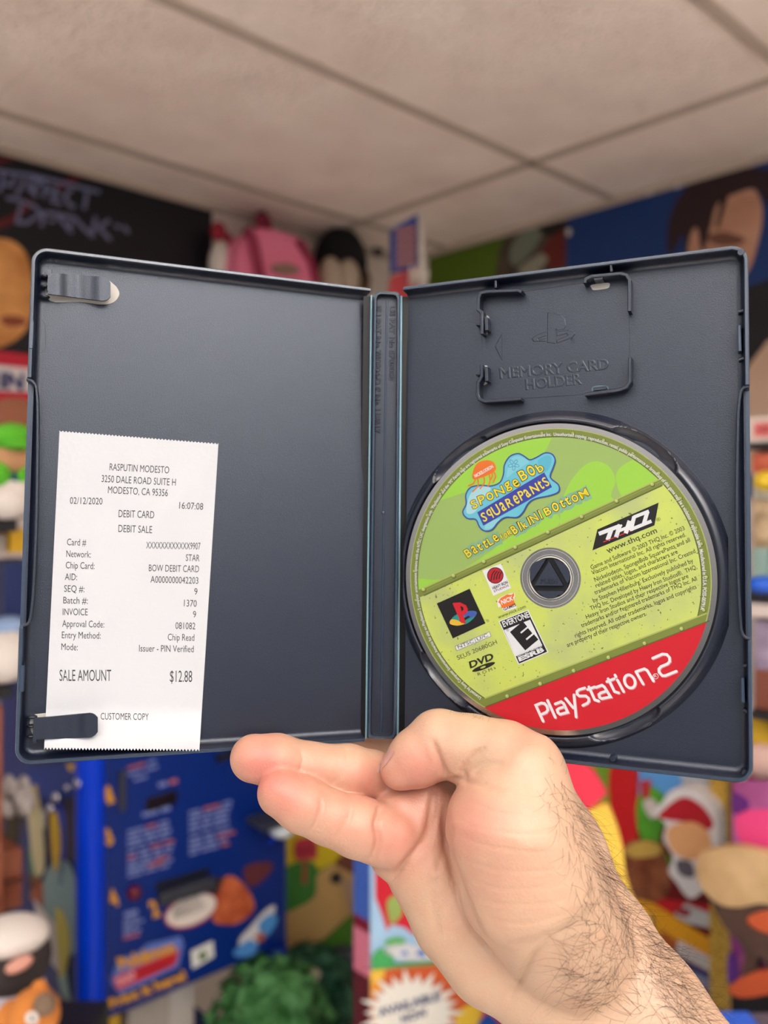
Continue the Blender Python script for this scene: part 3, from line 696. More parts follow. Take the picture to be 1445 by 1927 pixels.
# console emblem square
z6 = lambda pts: Z(750, 1060, 3.803, pts)
A.poly(z6([(273, 288), (508, 182), (622, 430), (388, 538)]), BLK, 5)
A.poly(z6(catmull([(365, 430), (400, 375), (470, 350), (530, 340), (560, 355), (530, 400), (480, 435), (420, 440)], True, 4)), C(40, 150, 140, .4), 6)
A.poly(z6(catmull([(460, 362), (520, 342), (558, 352), (548, 375), (500, 392)], True, 4)), C(74, 92, 180, .4), 7)
A.poly(z6(catmull([(366, 432), (380, 400), (430, 410), (470, 432), (420, 446)], True, 4)), C(232, 190, 60, .4), 7)
A.poly(z6([(430, 410), (500, 375), (512, 385), (450, 425)]), BLK, 8)
A.poly(z6([(385, 285), (440, 280), (482, 300), (496, 330), (485, 360), (462, 368), (482, 432), (446, 426), (405, 330)]), RED, 9)
A.poly(z6([(440, 305), (460, 312), (466, 330), (452, 345)]), BLK, 10)
A.text('®', *z6([(632, 424), (650, 416)]), 5, TXT, 6)
A.poly(z6([(404, 594), (650, 490), (662, 522), (415, 626)]), WHT, 5); A.stroke(z6([(404, 594), (650, 490), (662, 522), (415, 626)]), 0.7, TXT, 6, closed=True)
A.text('NTSC', *z6([(428, 612), (540, 566)]), 6.2, TXT, 7, bold=0.006); A.text('U/C', *z6([(565, 556), (642, 522)]), 6.2, TXT, 7, bold=0.006); A.stroke(z6([(545, 540), (555, 568)]), 0.8, TXT, 7)
A.text('SLUS 20680GH', *z6([(425, 692), (707, 575)]), 8, TXT, 6)
A.text('DVD', *z6([(512, 752), (682, 686)]), 12, C(40, 44, 24, .4), 6, bold=0.035, shear=0.15)
A.poly(ell(*z6([(608, 742)])[0], 23, 4.6, math.radians(-21)), C(40, 44, 24, .4), 6); A.poly(ell(*z6([(604, 744)])[0], 5.5, 1.7, math.radians(-21), 14), C(196, 212, 110, .4), 7)
A.text('R O M', *z6([(570, 806), (672, 768)]), 6, TXT, 6)
# studio card
z4 = lambda pts: Z(750, 760, 3.803, pts)
A.poly(z4([(600, 1193), (733, 1143), (805, 1318), (678, 1374)]), WHT, 5)
q = z4([(692, 1228)])[0]; A.dot(*q, 15.5, BLK, 6, 28); A.dot(*q, 14, C(190, 30, 40, .4), 7, 28)
for i in range(4): A.stroke(catmull([(q[0]-8+5*i, q[1]+9-i), (q[0]-6+5*i, q[1]-2), (q[0]-1+4.2*i, q[1]-9+i)], False, 4), 2.0, BLK, 8)
A.text('HEAVY IRON', *z4([(676, 1330), (784, 1284)]), 5.5, BLK, 6, bold=0.03); A.text('STUDIOS', *z4([(684, 1350), (790, 1305)]), 3.8, C(120, 40, 40, .4), 6, bold=0.02)
# small house badge
A.poly(z6([(705, 262), (735, 240), (770, 222), (830, 212), (832, 240), (824, 260), (846, 322), (752, 346), (735, 310), (712, 316)]), WHT, 5)
A.poly(z6([(712, 280), (728, 250), (775, 222), (806, 226), (826, 212), (826, 236), (818, 244), (836, 296), (738, 322), (728, 290)]), ORG, 6)
A.text('NICK', *z6([(738, 296), (822, 262)]), 8, WHT, 8, bold=0.03, shear=0.1); A.text('GAMES', *z6([(754, 340), (842, 304)]), 5, BLK, 8, bold=0.02)
A.text('www.nick.com', *z6([(715, 398), (912, 318)]), 6.3, TXT, 6, bold=0.004)
# rating box
A.poly(z6([(716, 414), (926, 332), (1072, 636), (858, 727)]), WHT, 5); A.poly(z6([(724, 418), (922, 340), (1063, 633), (862, 718)]), BLK, 6)
A.poly(z6([(754, 478), (940, 404), (1028, 588), (838, 666)]), WHT, 7)
A.text('EVERYONE', *z6([(752, 457), (938, 384)]), 10.5, WHT, 7, bold=0.025)
A.text('E', *z6([(896, 612), (990, 534)]), 37, BLK, 8, bold=0.075)
A.text('CONTENT RATED BY', *z6([(850, 670), (1032, 598)]), 5.2, WHT, 7, bold=0.02); A.text('ESRB', *z6([(864, 702), (1044, 628)]), 7.5, WHT, 7, bold=0.05)
A.text('®', *z6([(774, 490), (794, 482)]), 5.5, BLK, 8)
# large wordmark on the red foot
z3 = lambda pts: Z(1000, 1200, 4.817, pts)
WM = [[(105, 757), (38, 612), (88, 592), (118, 596), (140, 622), (148, 655), (132, 676), (96, 692)], [(145, 568), (215, 722)],
      [(215, 600), (268, 580), (290, 596), (328, 676), (258, 694), (240, 680), (232, 655), (250, 640), (304, 624)], [(308, 550), (378, 636)], [(384, 518), (404, 718)],
      [(482, 455), (432, 470), (412, 486), (412, 510), (432, 528), (492, 528), (516, 548), (520, 575), (505, 594), (465, 613)], [(520, 445), (572, 562), (608, 574)], [(508, 470), (572, 446)],
      [(584, 450), (638, 430), (660, 446), (716, 536), (636, 552), (616, 540), (610, 515), (626, 500), (684, 482)], [(694, 372), (752, 488), (790, 500)], [(682, 398), (748, 372)], [(778, 384), (834, 488)], [(756, 338), (764, 354)],
      ell(890, 396, 46, 62, -0.42, 22)+[ell(890, 396, 46, 62, -0.42, 22)[0]], [(946, 308), (1012, 420)], [(946, 308), (1022, 282), (1048, 296), (1105, 392)],
      [(1098, 186), (1186, 148), (1226, 152), (1250, 180), (1252, 214), (1234, 236), (1172, 262), (1154, 284), (1156, 312), (1184, 344), (1212, 344), (1312, 304)]]
for wk, dx, c, k in ((24, 7, C(236, 150, 156, .4), 6), (24, 0, WHT, 8)):
    for pts in WM: A.stroke(z3([(x+dx, y+dx) for x, y in pts]), wk/4.817, c, k)
A.stroke(ell(*z3([(1125, 350)])[0], 5, 5, 0, 20), 0.9, WHT, 8, closed=True); A.text('R', *z3([(1114, 362), (1137, 354)]), 5, WHT, 8)
A.build('printed_label', dc)
# ------------------------------------------------------------------ the till receipt under the lower clip
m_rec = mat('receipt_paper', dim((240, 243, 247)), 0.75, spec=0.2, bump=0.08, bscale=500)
def rec_n(px, py):
    s = (py-809)/603.0; t = min(1, max(0, (s-0.86)/0.14)); t = t*t*(3-2*t)
    q = min(1, max(0, (px-83)/292))
    n = -5.75+0.35*math.sin(s*2.6)+t*(4.6+1.4*q)
    d = ((px-400)*(1310-840)-(py-840)*(100-400))/math.hypot(470, 300)       # distance from the diagonal fold
    n += 0.5*math.exp(-abs(d)/40.0)+0.25*math.exp(-(((px-330)-(py-809)*-0.1)/30)**2)*(1 if py < 900 else math.exp(-(py-900)/60))
    return n
rec_at = lambda x, y, o: PLN.at(x, y, rec_n(x, y)+o)
TL, TR, BR, BL = (112, 810), (411, 834), (375, 1414), (83, 1411)
def lp(a, b, t): return (a[0]+(b[0]-a[0])*t, a[1]+(b[1]-a[1])*t)
mb = MB(); NX, NY = 96, 90; vs = []
for j in range(NY+1):
    t = j/NY
    for i in range(NX+1):
        s = i/NX; x, y = lp(lp(TL, TR, s), lp(BL, BR, s), t)
        if j in (0, NY) and i % 2: y += (2.6 if j == 0 else -4.6)
        vs.append(rec_at(x, y, 0))
mb.add(vs, [(j*(NX+1)+i, j*(NX+1)+i+1, (j+1)*(NX+1)+i+1, (j+1)*(NX+1)+i) for j in range(NY) for i in range(NX)], m_rec)
rc = thing('receipt', PLN.at(229, 1412, -5.0), 'white paper till receipt tucked under the lower clip of the left cover', 'receipt')
mb.build('paper', rc, smooth=True)
INK = C(74, 74, 78, .7)
R_ = Art(rec_at, 0.04)
for t, x0, y0, x1, y1, h in (('RASPUTIN MODESTO', 206, 885, 318, 891, 13), ('3250 DALE ROAD SUITE H', 191, 907, 330.5, 914, 13), ('MODESTO, CA 95356', 203, 928, 315.6, 934, 13), ('02/12/2020', 131.5, 948, 192.7, 949.5, 12.5), ('16:07:08', 337, 957, 382, 959.5, 12.5),
        ('DEBIT CARD', 223, 973, 290, 975.5, 13.5), ('DEBIT SALE', 222.6, 1001, 286, 1003.5, 13.5), ('Card #', 126, 1026, 162, 1027, 12.5), ('XXXXXXXXXXXX9907', 275, 1032, 377, 1034, 12.5), ('Network:', 124.6, 1048, 171, 1049.5, 12.5), ('STAR', 349.5, 1055.5, 375.4, 1056.5, 12.5),
        ('Chip Card:', 123.6, 1069.5, 177.7, 1071, 12.5), ('BOW DEBIT CARD', 280, 1074.8, 374.4, 1077, 12.5), ('AID:', 122, 1091.4, 145, 1092, 12.5), ('A0000000042203', 283, 1096.3, 373, 1098.7, 12.5), ('SEQ #:', 120.6, 1113.6, 158.8, 1114.5, 12.5), ('9', 365.6, 1119, 371.6, 1119, 12),
        ('Batch #:', 119, 1135.5, 165, 1136.5, 12.5), ('1370', 346, 1141, 369.8, 1142, 12.5), ('INVOICE', 118, 1157.5, 165, 1158, 12.5), ('9', 363.2, 1162, 369, 1162, 12), ('Approval Code:', 117, 1179.4, 196, 1181, 12.5), ('081082', 330, 1183.4, 367.4, 1184.4, 12.5),
        ('Entry Method:', 116.3, 1201, 189.4, 1202, 12.5), ('Chip Read', 315.6, 1205, 365.5, 1206, 12.5), ('Mode:', 115.3, 1223, 146.2, 1224, 12.5), ('Issuer - PIN Verified', 261.5, 1226, 364.5, 1227.4, 12.5), ('SALE AMOUNT', 112, 1281.4, 209.3, 1281.4, 21), ('$12.88', 319.6, 1283, 361.5, 1283.5, 21), ('CUSTOMER COPY', 189.4, 1354, 279.7, 1355, 12.5)):
    R_.text(t, (x0, y0), (x1, y1), h, INK, 1)
R_.build('printed_text', rc)
C = _C
# ------------------------------------------------------------------ the hand and forearm: one continuous skin surface
def pm(px, py, d): return np.array([(px-CX)/F*d, d, -(py-CY)/F*d])
def cap(a, b): return (pm(*a[:3]), pm(*b[:3]), a[3]*a[2]/F, b[3]*b[2]/F)
def chain(pts): return [cap(pts[i], pts[i+1]) for i in range(len(pts)-1)]
def d_cap(P, c):
    a, b_, ra, rb = c; ba = b_-a; t = np.clip(((P-a)@ba)/(ba@ba+1e-9), 0, 1)
    q = P-a-t[..., None]*ba
    return np.sqrt((q*q).sum(-1))-(ra+(rb-ra)*t)
def smin(a, b_, k):
    h = np.clip(0.5+0.5*(b_-a)/k, 0, 1); return b_+(a-b_)*h-k*h*(1-h)
# each chain: traced x, y, distance from the lens in mm, radius in pixels
PALM = chain([(800, 1515, 330, 62), (768, 1570, 327, 66), (812, 1640, 324, 74), (862, 1722, 320, 82), (925, 1795, 316, 86), (985, 1830, 312, 88)])
PALM2 = chain([(900, 1540, 334, 70), (930, 1640, 330, 85), (985, 1740, 322, 95), (1040, 1820, 314, 100)])
PAD = chain([(757, 1528, 325, 50), (762, 1590, 322, 56), (738, 1612, 322, 42)])
ARM = [chain([(1050, 1868, 310, 99), (1120, 1985, 303, 118), (1290, 2240, 285, 150), (1620, 2740, 250, 190)]), chain([(1140, 1800, 309, 104), (1205, 1905, 303, 118), (1385, 2180, 285, 150), (1730, 2700, 250, 190)])]
THENAR = chain([(985, 1480, 304, 84), (968, 1560, 301, 124), (998, 1660, 300, 128), (1060, 1755, 302, 112), (1120, 1830, 305, 100)])
BACK = chain([(1000, 1470, 322, 66), (1050, 1600, 322, 80), (1110, 1740, 316, 90)])
THUMB = chain([(752, 1449, 318, 37), (782, 1428, 319, 53), (826, 1400, 320, 63)])
THUMB2 = chain([(828, 1399, 320, 63), (890, 1412, 315, 63), (950, 1426, 309, 66), (985, 1452, 304, 79)])
RING = chain([(478, 1427, 317, 45), (520, 1432, 319, 49), (585, 1444, 323, 45), (655, 1452, 327, 49), (700, 1458, 331, 44), (770, 1492, 338, 50)])
PINKY = chain([(529, 1492, 309, 45), (570, 1514, 310, 51), (618, 1538, 312, 49), (672, 1556, 314, 55), (735, 1576, 318, 58)])
INDEX = chain([(980, 1500, 336, 62), (900, 1440, 350, 46), (770, 1385, 366, 42), (660, 1340, 368, 38), (590, 1320, 366, 33)])
MIDDLE = chain([(880, 1540, 340, 56), (810, 1470, 356, 44), (720, 1392, 369, 42), (620, 1372, 368, 38), (540, 1362, 364, 34)])
def grp(P, ch, k):
    d = d_cap(P, ch[0])
    for c in ch[1:]: d = smin(d, d_cap(P, c), k)
    return d
def field(P):
    palm = smin(grp(P, PALM, 7), grp(P, PALM2, 7), 9); palm = smin(palm, grp(P, PAD, 3), 2.2)
    arm = smin(grp(P, ARM[0], 6), grp(P, ARM[1], 6), 14); palm = smin(palm, arm, 9)
    palm = smin(palm, grp(P, BACK, 8), 10)
    ring = grp(P, RING, 2.0); pink = grp(P, PINKY, 2.0)
    fing = smin(ring, pink, 0.6); fing = smin(fing, smin(grp(P, INDEX, 3), grp(P, MIDDLE, 3), 0.8), 0.8)
    d = smin(palm, fing, 1.6)
    th = smin(grp(P, THUMB, 3), grp(P, THUMB2, 3.5), 1.6)
    then = grp(P, THENAR, 8)
    d = smin(d, smin(th, then, 2.6), 1.8)
    return d

def surface_nets(lo, hi, h):
    n = np.ceil((hi-lo)/h).astype(int)+1
    ax = [lo[i]+h*np.arange(n[i]) for i in range(3)]
    V = np.empty(n, np.float32)
    # coarse pass finds where the skin is; the fine pass only works there
    cs = 6
    for i0 in range(0, n[0], cs*4):
        X, Y, Z_ = np.meshgrid(ax[0][i0:i0+cs*4], ax[1], ax[2], indexing='ij')
        V[i0:i0+cs*4] = 99
        sub = (slice(None, None, cs),)*3
        Pc = np.stack([X[sub], Y[sub], Z_[sub]], -1); fc = field(Pc)
        fill = np.repeat(np.repeat(np.repeat(fc, cs, 0), cs, 1), cs, 2)[:X.shape[0], :X.shape[1], :X.shape[2]]
        near = np.abs(fill) < cs*h*2.2+3
        v = fill.astype(np.float32)
        P = np.stack([X[near], Y[near], Z_[near]], -1)
        if len(P): v[near] = field(P)
        V[i0:i0+cs*4] = v
    S = V < 0
    c = np.zeros(np.array(n)-1, int)
    for dx in (0, 1):
        for dy in (0, 1):
            for dz in (0, 1): c += S[dx:n[0]-1+dx, dy:n[1]-1+dy, dz:n[2]-1+dz]
    act = (c > 0) & (c < 8); ids = -np.ones(act.shape, int); I = np.argwhere(act); ids[act] = np.arange(len(I))
    acc = np.zeros((len(I), 3)); cnt = np.zeros(len(I))
    E = []
    for a in range(3):
        o1, o2 = [x for x in range(3) if x != a]
        for p in (0, 1):
            for q in (0, 1):
                s0 = np.zeros(3, int); s0[o1] = p; s0[o2] = q; s1 = s0.copy(); s1[a] = 1
                A = V[tuple((I+s0).T)]; B = V[tuple((I+s1).T)]; m = (A < 0) != (B < 0)
                t = np.where(m, A/np.where(m, A-B, 1), 0)
                pos = (I+s0).astype(float); pos[:, a] += t
                acc[m] += pos[m]; cnt[m] += 1
    verts = lo+h*acc/cnt[:, None]
    faces = []
    for a in range(3):
        o1, o2 = (a+1) % 3, (a+2) % 3
        sl0 = [slice(None)]*3; sl1 = [slice(None)]*3; sl0[a] = slice(0, -1); sl1[a] = slice(1, None)
        A = S[tuple(sl0)]; B = S[tuple(sl1)]; J = np.argwhere(A != B)
        J = J[(J[:, o1] > 0) & (J[:, o2] > 0) & (J[:, o1] < n[o1]-1) & (J[:, o2] < n[o2]-1)]
        f = A[tuple(J.T)]
        def at(d1, d2):
            K = J.copy(); K[:, o1] -= d1; K[:, o2] -= d2; return ids[tuple(K.T)]
        q = np.stack([at(1, 1), at(0, 1), at(0, 0), at(1, 0)], 1); q[~f] = q[~f][:, ::-1]
        faces.append(q)
    return verts, np.concatenate(faces)
lo = np.array([-68., 240., -320.]); hi = np.array([172., 384., -68.])
HV_, HF_ = surface_nets(lo, hi, 0.8)
# keep the one connected skin
_lab = np.arange(len(HV_))
while True:
    l2 = _lab.copy(); m_ = _lab[HF_].min(1)
    for c_ in range(4): np.minimum.at(l2, HF_[:, c_], m_)
    l2 = l2[l2]
    if (l2 == _lab).all(): break
    _lab = l2
_big = np.bincount(_lab).argmax(); _k = _lab == _big; _re = np.cumsum(_k)-1
HF_ = _re[HF_[_k[HF_[:, 0]]]]; HV_ = HV_[_k]
# relax a little, then press the skin creases in along the normals
def relax(v, f, it, w_=0.5):
    a = np.concatenate([f[:, 0], f[:, 1], f[:, 2], f[:, 3]]); b_ = np.concatenate([f[:, 1], f[:, 2], f[:, 3], f[:, 0]])
    i = np.concatenate([a, b_]); j = np.concatenate([b_, a]); deg = np.bincount(i, minlength=len(v))[:, None]
    for _ in range(it):
        s = np.stack([np.bincount(i, v[j, k], minlength=len(v)) for k in range(3)], 1); v = v*(1-w_)+w_*s/deg
    return v
HV_ = relax(HV_, HF_, 3)
def vnorm(P, e=0.35):
    g = np.stack([field(P+e*np.eye(3)[k])-field(P-e*np.eye(3)[k]) for k in range(3)], 1); return g/np.linalg.norm(g, axis=1)[:, None]
HN_ = vnorm(HV_)
HPX = np.stack([CX+F*HV_[:, 0]/HV_[:, 1], CY-F*HV_[:, 2]/HV_[:, 1]], 1)
facing = (HN_*HV_).sum(1)/np.linalg.norm(HV_, axis=1) < 0.35
near_side = facing & ~((HV_[:, 1] > 340))
def pline(P, pts):
    d = np.full(len(P), 1e9); u = np.zeros(len(P)); pts = np.array(pts, float); k = len(pts)-1
    for i in range(k):
        a, b_ = pts[i], pts[i+1]; ba = b_-a; t = np.clip(((P-a)@ba)/(ba@ba), 0, 1); e = np.linalg.norm(P-a-t[:, None]*ba, axis=1)
        m = e < d; d[m] = e[m]; u[m] = (i+t[m])/k
    return d, u
CREASES = [  # traced line, depth mm, half width px
    ([(713, 1516), (714, 1528), (708, 1550), (712, 1585), (698, 1622)], 1.3, 6), ([(738, 1664), (752, 1640), (785, 1600), (805, 1560), (815, 1500), (818, 1478)], 1.3, 7),
    ([(826, 1472), (824, 1520), (812, 1570), (796, 1600)], 0.9, 6), ([(837, 1464), (836, 1530), (842, 1590), (858, 1650), (885, 1720), (915, 1775), (960, 1800)], 1.0, 8),
    ([(852, 1552), (835, 1600), (822, 1640)], 0.4, 6), ([(875, 1640), (872, 1690), (890, 1760)], 0.35, 7), ([(815, 1650), (812, 1700), (830, 1770)], 0.3, 8),
    ([(812, 1390), (822, 1418), (832, 1445), (842, 1462)], 1.0, 6), ([(878, 1467), (872, 1452), (888, 1425), (915, 1405)], 1.0, 6), ([(838, 1464), (862, 1467), (876, 1470), (920, 1480), (960, 1484)], 0.6, 6),
    ([(893, 1462), (900, 1445), (925, 1438), (970, 1440)], 0.35, 6),
    ([(565, 1410), (570, 1430), (560, 1460)], 0.35, 4), ([(652, 1405), (650, 1440), (625, 1480)], 0.4, 4), ([(643, 1432), (630, 1455), (628, 1480)], 0.3, 4),
    ([(602, 1500), (603, 1525), (585, 1565)], 0.35, 4), ([(660, 1520), (655, 1545), (632, 1580)], 0.4, 4), ([(650, 1535), (643, 1555), (630, 1575)], 0.25, 4),
    ([(958, 1884), (975, 1850), (990, 1825), (1010, 1795), (1040, 1770)], 0.9, 6), ([(930, 1790), (1000, 1775), (1080, 1740), (1130, 1700)], 0.4, 9), ([(1010, 1927), (1050, 1870), (1075, 1840)], 0.4, 10)]
rnd = np.random.RandomState(4)
for q in ([(850, 1535), (905, 1560), (990, 1570), (1050, 1565)], [(855, 1570), (920, 1592), (1000, 1604), (1055, 1600)], [(865, 1612), (930, 1636), (1010, 1640), (1060, 1635)], [(880, 1655), (940, 1672), (1010, 1672), (1080, 1660)], [(895, 1690), (950, 1702), (1030, 1700), (1090, 1685)], [(910, 1725), (970, 1738), (1040, 1728), (1100, 1705)], [(880, 1505), (940, 1530), (1000, 1535)]):
    CREASES.append((q, 0.15, 3.5))
disp = np.zeros(len(HV_))
for pts, dep, wd in CREASES:
    q = np.array(catmull(pts, False, 5)); bb = (HPX[:, 0] > q[:, 0].min()-40) & (HPX[:, 0] < q[:, 0].max()+40) & (HPX[:, 1] > q[:, 1].min()-40) & (HPX[:, 1] < q[:, 1].max()+40) & near_side
    ii = np.where(bb)[0]; d, u = pline(HPX[ii], q)
    al = np.exp(-(d/wd)**2)*np.clip(np.minimum(u, 1-u)*4.5, 0, 1)**0.8; disp[ii] -= 1.25*dep*al; disp[ii] += dep*0.08*np.exp(-((d-wd*2.2)/wd)**2)
disp = np.maximum(disp, -1.6); HV_ = HV_+HN_*disp[:, None]
# skin redness: fingertips and pads are pinker than the wrist
def blob(x, y, r): return np.exp(-(((HPX[:, 0]-x)**2+(HPX[:, 1]-y)**2)/(r*r)))
red = 0.9*blob(485, 1430, 60)+0.75*blob(535, 1500, 62)+0.75*blob(785, 1445, 62)+0.6*blob(690, 1470, 40)+0.55*blob(755, 1560, 70)+0.55*blob(880, 1540, 65)+0.4*blob(640, 1560, 60)+0.3*blob(920, 1660, 110)+0.3*blob(740, 1620, 60)+0.35*blob(985, 1390, 40)+0.3*blob(610, 1450, 60)
red = np.clip(red, 0, 1); red[HV_[:, 1] > 345] = 0.2
m_skin = mat('skin', (226, 170, 134), 0.43, spec=0.5, sss=0.16, bump=0.25, bscale=900, dist=0.0006)
def skin_nodes(m):
    nt = m.node_tree; b = nt.nodes['Principled BSDF']
    at = nt.nodes.new('ShaderNodeAttribute'); at.attribute_name = 'redness'
    tc = nt.nodes.new('ShaderNodeTexCoord'); n = nt.nodes.new('ShaderNodeTexNoise'); n.inputs['Scale'].default_value = 130; n.inputs['Detail'].default_value = 4
    nt.links.new(tc.outputs['Object'], n.inputs['Vector'])
    ad = nt.nodes.new('ShaderNodeMath'); ad.operation = 'MULTIPLY_ADD'; ad.inputs[1].default_value = 0.5; ad.inputs[2].default_value = -0.25; nt.links.new(n.outputs['Fac'], ad.inputs[0])
    sm = nt.nodes.new('ShaderNodeMath'); sm.operation = 'ADD'; sm.use_clamp = True; nt.links.new(ad.outputs[0], sm.inputs[0]); nt.links.new(at.outputs['Fac'], sm.inputs[1])
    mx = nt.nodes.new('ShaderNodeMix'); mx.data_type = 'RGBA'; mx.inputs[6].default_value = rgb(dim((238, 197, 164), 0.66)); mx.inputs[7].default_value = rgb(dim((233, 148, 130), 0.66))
    nt.links.new(sm.outputs[0], mx.inputs[0]); nt.links.new(mx.outputs[2], b.inputs['Base Color'])
    # fine skin grain
    v = nt.nodes.new('ShaderNodeTexVoronoi'); v.inputs['Scale'].default_value = 1300
    bp2 = nt.nodes.new('ShaderNodeBump'); bp2.inputs['Strength'].default_value = 0.12; bp2.inputs['Distance'].default_value = 0.0004
    bp1 = [x for x in nt.nodes if x.type == 'BUMP' and x != bp2][0]
    nt.links.new(tc.outputs['Object'], v.inputs['Vector']); nt.links.new(v.outputs['Distance'], bp2.inputs['Height']); nt.links.new(bp1.outputs['Normal'], bp2.inputs['Normal']); nt.links.new(bp2.outputs['Normal'], b.inputs['Normal'])
skin_nodes(m_skin)
h0 = W(985, 1600, 0.31)
me = bpy.data.meshes.new('person')
WV = HV_*0.001+np.array(CAM)
me.from_pydata([tuple(v) for v in WV-np.array(h0)], [], [tuple(int(i) for i in q) for q in HF_])
me.materials.append(m_skin); me.polygons.foreach_set('use_smooth', [True]*len(me.polygons))
at_ = me.attributes.new('redness', 'FLOAT', 'POINT'); at_.data.foreach_set('value', red.astype(np.float32))
me.update()
person = bpy.data.objects.new('person', me); person.location = h0; COL.objects.link(person)
tag(person, 'bare hand and hairy forearm gripping the open case from below, thumb in front', 'person')
# thumbnail seen almost edge-on
def hit(px, py, d0=255.0, d1=380.0):
    D_ = np.linspace(d0, d1, 500); P = np.stack([(px-CX)/F*D_, D_, -(py-CY)/F*D_], -1); f_ = field(P); k = np.where(f_ < 0)[0]
    return D_[k[0]] if len(k) else D_[np.argmin(f_)]
nb = MB(); rows = []
for s_ in range(9):
    t = s_/8; a = (738-32*t, 1413+40*t+2*math.sin(math.pi*t)); bq = (730-21*t, 1412+39*t-5*math.sin(math.pi*t))
    a = (a[0]+5, a[1]+2)
    for j in range(5):
        x = a[0]+(bq[0]-a[0])*j/4; y = a[1]+(bq[1]-a[1])*j/4; rows.append(W(x, y, (hit(x, y, 290, 335)-0.35)*0.001))
nb.add(rows, [(i*5+j, i*5+j+1, i*5+j+6, i*5+j+5) for i in range(8) for j in range(4)], mat('thumbnail', dim((226, 172, 160), 0.7), 0.3, spec=0.5))
nb.build('thumbnail', person, smooth=True)
# arm hair: thin tapered strands rooted on the skin
def in_poly(P, poly):
    poly = np.array(poly, float); ins = np.zeros(len(P), bool); j = len(poly)-1
    for i in range(len(poly)):
        xi, yi = poly[i]; xj, yj = poly[j]
        c = ((yi > P[:, 1]) != (yj > P[:, 1])) & (P[:, 0] < (xj-xi)*(P[:, 1]-yi)/(yj-yi+1e-9)+xi); ins ^= c; j = i
    return ins
m_hair = mat('dark_hair', (40, 27, 21), 0.45, spec=0.4)
hv = []; hf = []
def strands(poly, n, L, along, lift, curl, vis=True, rad=0.055):
    m = in_poly(HPX, poly) & (HV_[:, 1] < 345)
    if vis: m &= (HN_*HV_).sum(1)/np.linalg.norm(HV_, axis=1) < 0.2
    ii = np.where(m)[0]
    if not len(ii): return
    for i in rnd.choice(ii, n):
        p = HV_[i].copy(); nr = HN_[i]; t = np.array(along, float)+rnd.normal(0, 0.45, 3); t -= nr*(t@nr); t /= np.linalg.norm(t)+1e-9
        l = 1.12*L*rnd.uniform(0.5, 1.25); k = 7; bend = np.cross(nr, t)*rnd.normal(0, curl); path = []
        dirv = t*1.0+nr*lift*rnd.uniform(0.4, 1.3); dirv /= np.linalg.norm(dirv); q = p-nr*0.2
        for s in range(k):
            path.append(q.copy()); q = q+dirv*l/(k-1); dirv = dirv+bend*0.35-nr*0.10*lift+rnd.normal(0, 0.07, 3); dirv /= np.linalg.norm(dirv)
        path = np.array(path); d = path[-1]-path[0]; u = np.cross(d, [0.3, 1, 0.2]); u /= np.linalg.norm(u); v = np.cross(d/np.linalg.norm(d), u); b0_ = len(hv)
        for s in range(k):
            r = rad*(1-0.8*s/(k-1))
            for a in range(3): hv.append(path[s]+r*(u*math.cos(a*2.094)+v*math.sin(a*2.094)))
        for s in range(k-1):
            for a in range(3): hf.append((b0_+s*3+a, b0_+s*3+(a+1) % 3, b0_+(s+1)*3+(a+1) % 3, b0_+(s+1)*3+a))
AL = (-0.35, -0.1, 0.75)
strands([(1055, 1470), (1100, 1530), (1130, 1600), (1200, 1710), (1330, 1927), (1270, 1927), (1150, 1720), (1090, 1620), (1060, 1540)], 420, 13, (0.45, 0.1, -0.8), 0.9, 0.5, vis=False)
strands([(1080, 1720), (1180, 1740), (1300, 1927), (1120, 1927), (1060, 1820)], 260, 17, (-0.6, -0.1, 0.3), 0.35, 0.7)
strands([(1010, 1450), (1060, 1450), (1150, 1700), (1080, 1700), (1040, 1560)], 130, 9, (-0.3, -0.1, -0.6), 0.3, 0.6)
strands([(1190, 1720), (1260, 1790), (1345, 1927), (1240, 1927)], 420, 14, (0.5, 0.1, -0.7), 0.6, 0.6, vis=False)
strands([(810, 1338), (900, 1342), (940, 1352), (900, 1375), (830, 1365)], 45, 6, (0.35, 0.0, 0.8), 0.5, 0.4, vis=False, rad=0.035)
strands([(985, 1375), (1060, 1440), (1040, 1460), (990, 1420)], 40, 6, (0.6, 0.0, 0.5), 0.5, 0.4, vis=False, rad=0.035)
hm = MB(); hm.add([Vector(v*0.001)+CAM for v in hv], hf, m_hair); ho = hm.build('arm_hair', person, smooth=True); tag(ho, 'dark brown curly arm hair', kind='stuff')
# ------------------------------------------------------------------ everything behind: posters, kiosk, displays, toys
def board(P, pts, th, m, mside=None):
    mb = MB(); mb.prism([P.at(x, y, 0) for x, y in pts], -P.n*th, m, mside); return mb
def printing(P): return Art(lambda x, y, o: P.at(x, y, o), 0.0012)
PWL = Plane(pL+NL*0.004, NL); PWR = Plane(pR+NR*0.004, NR)

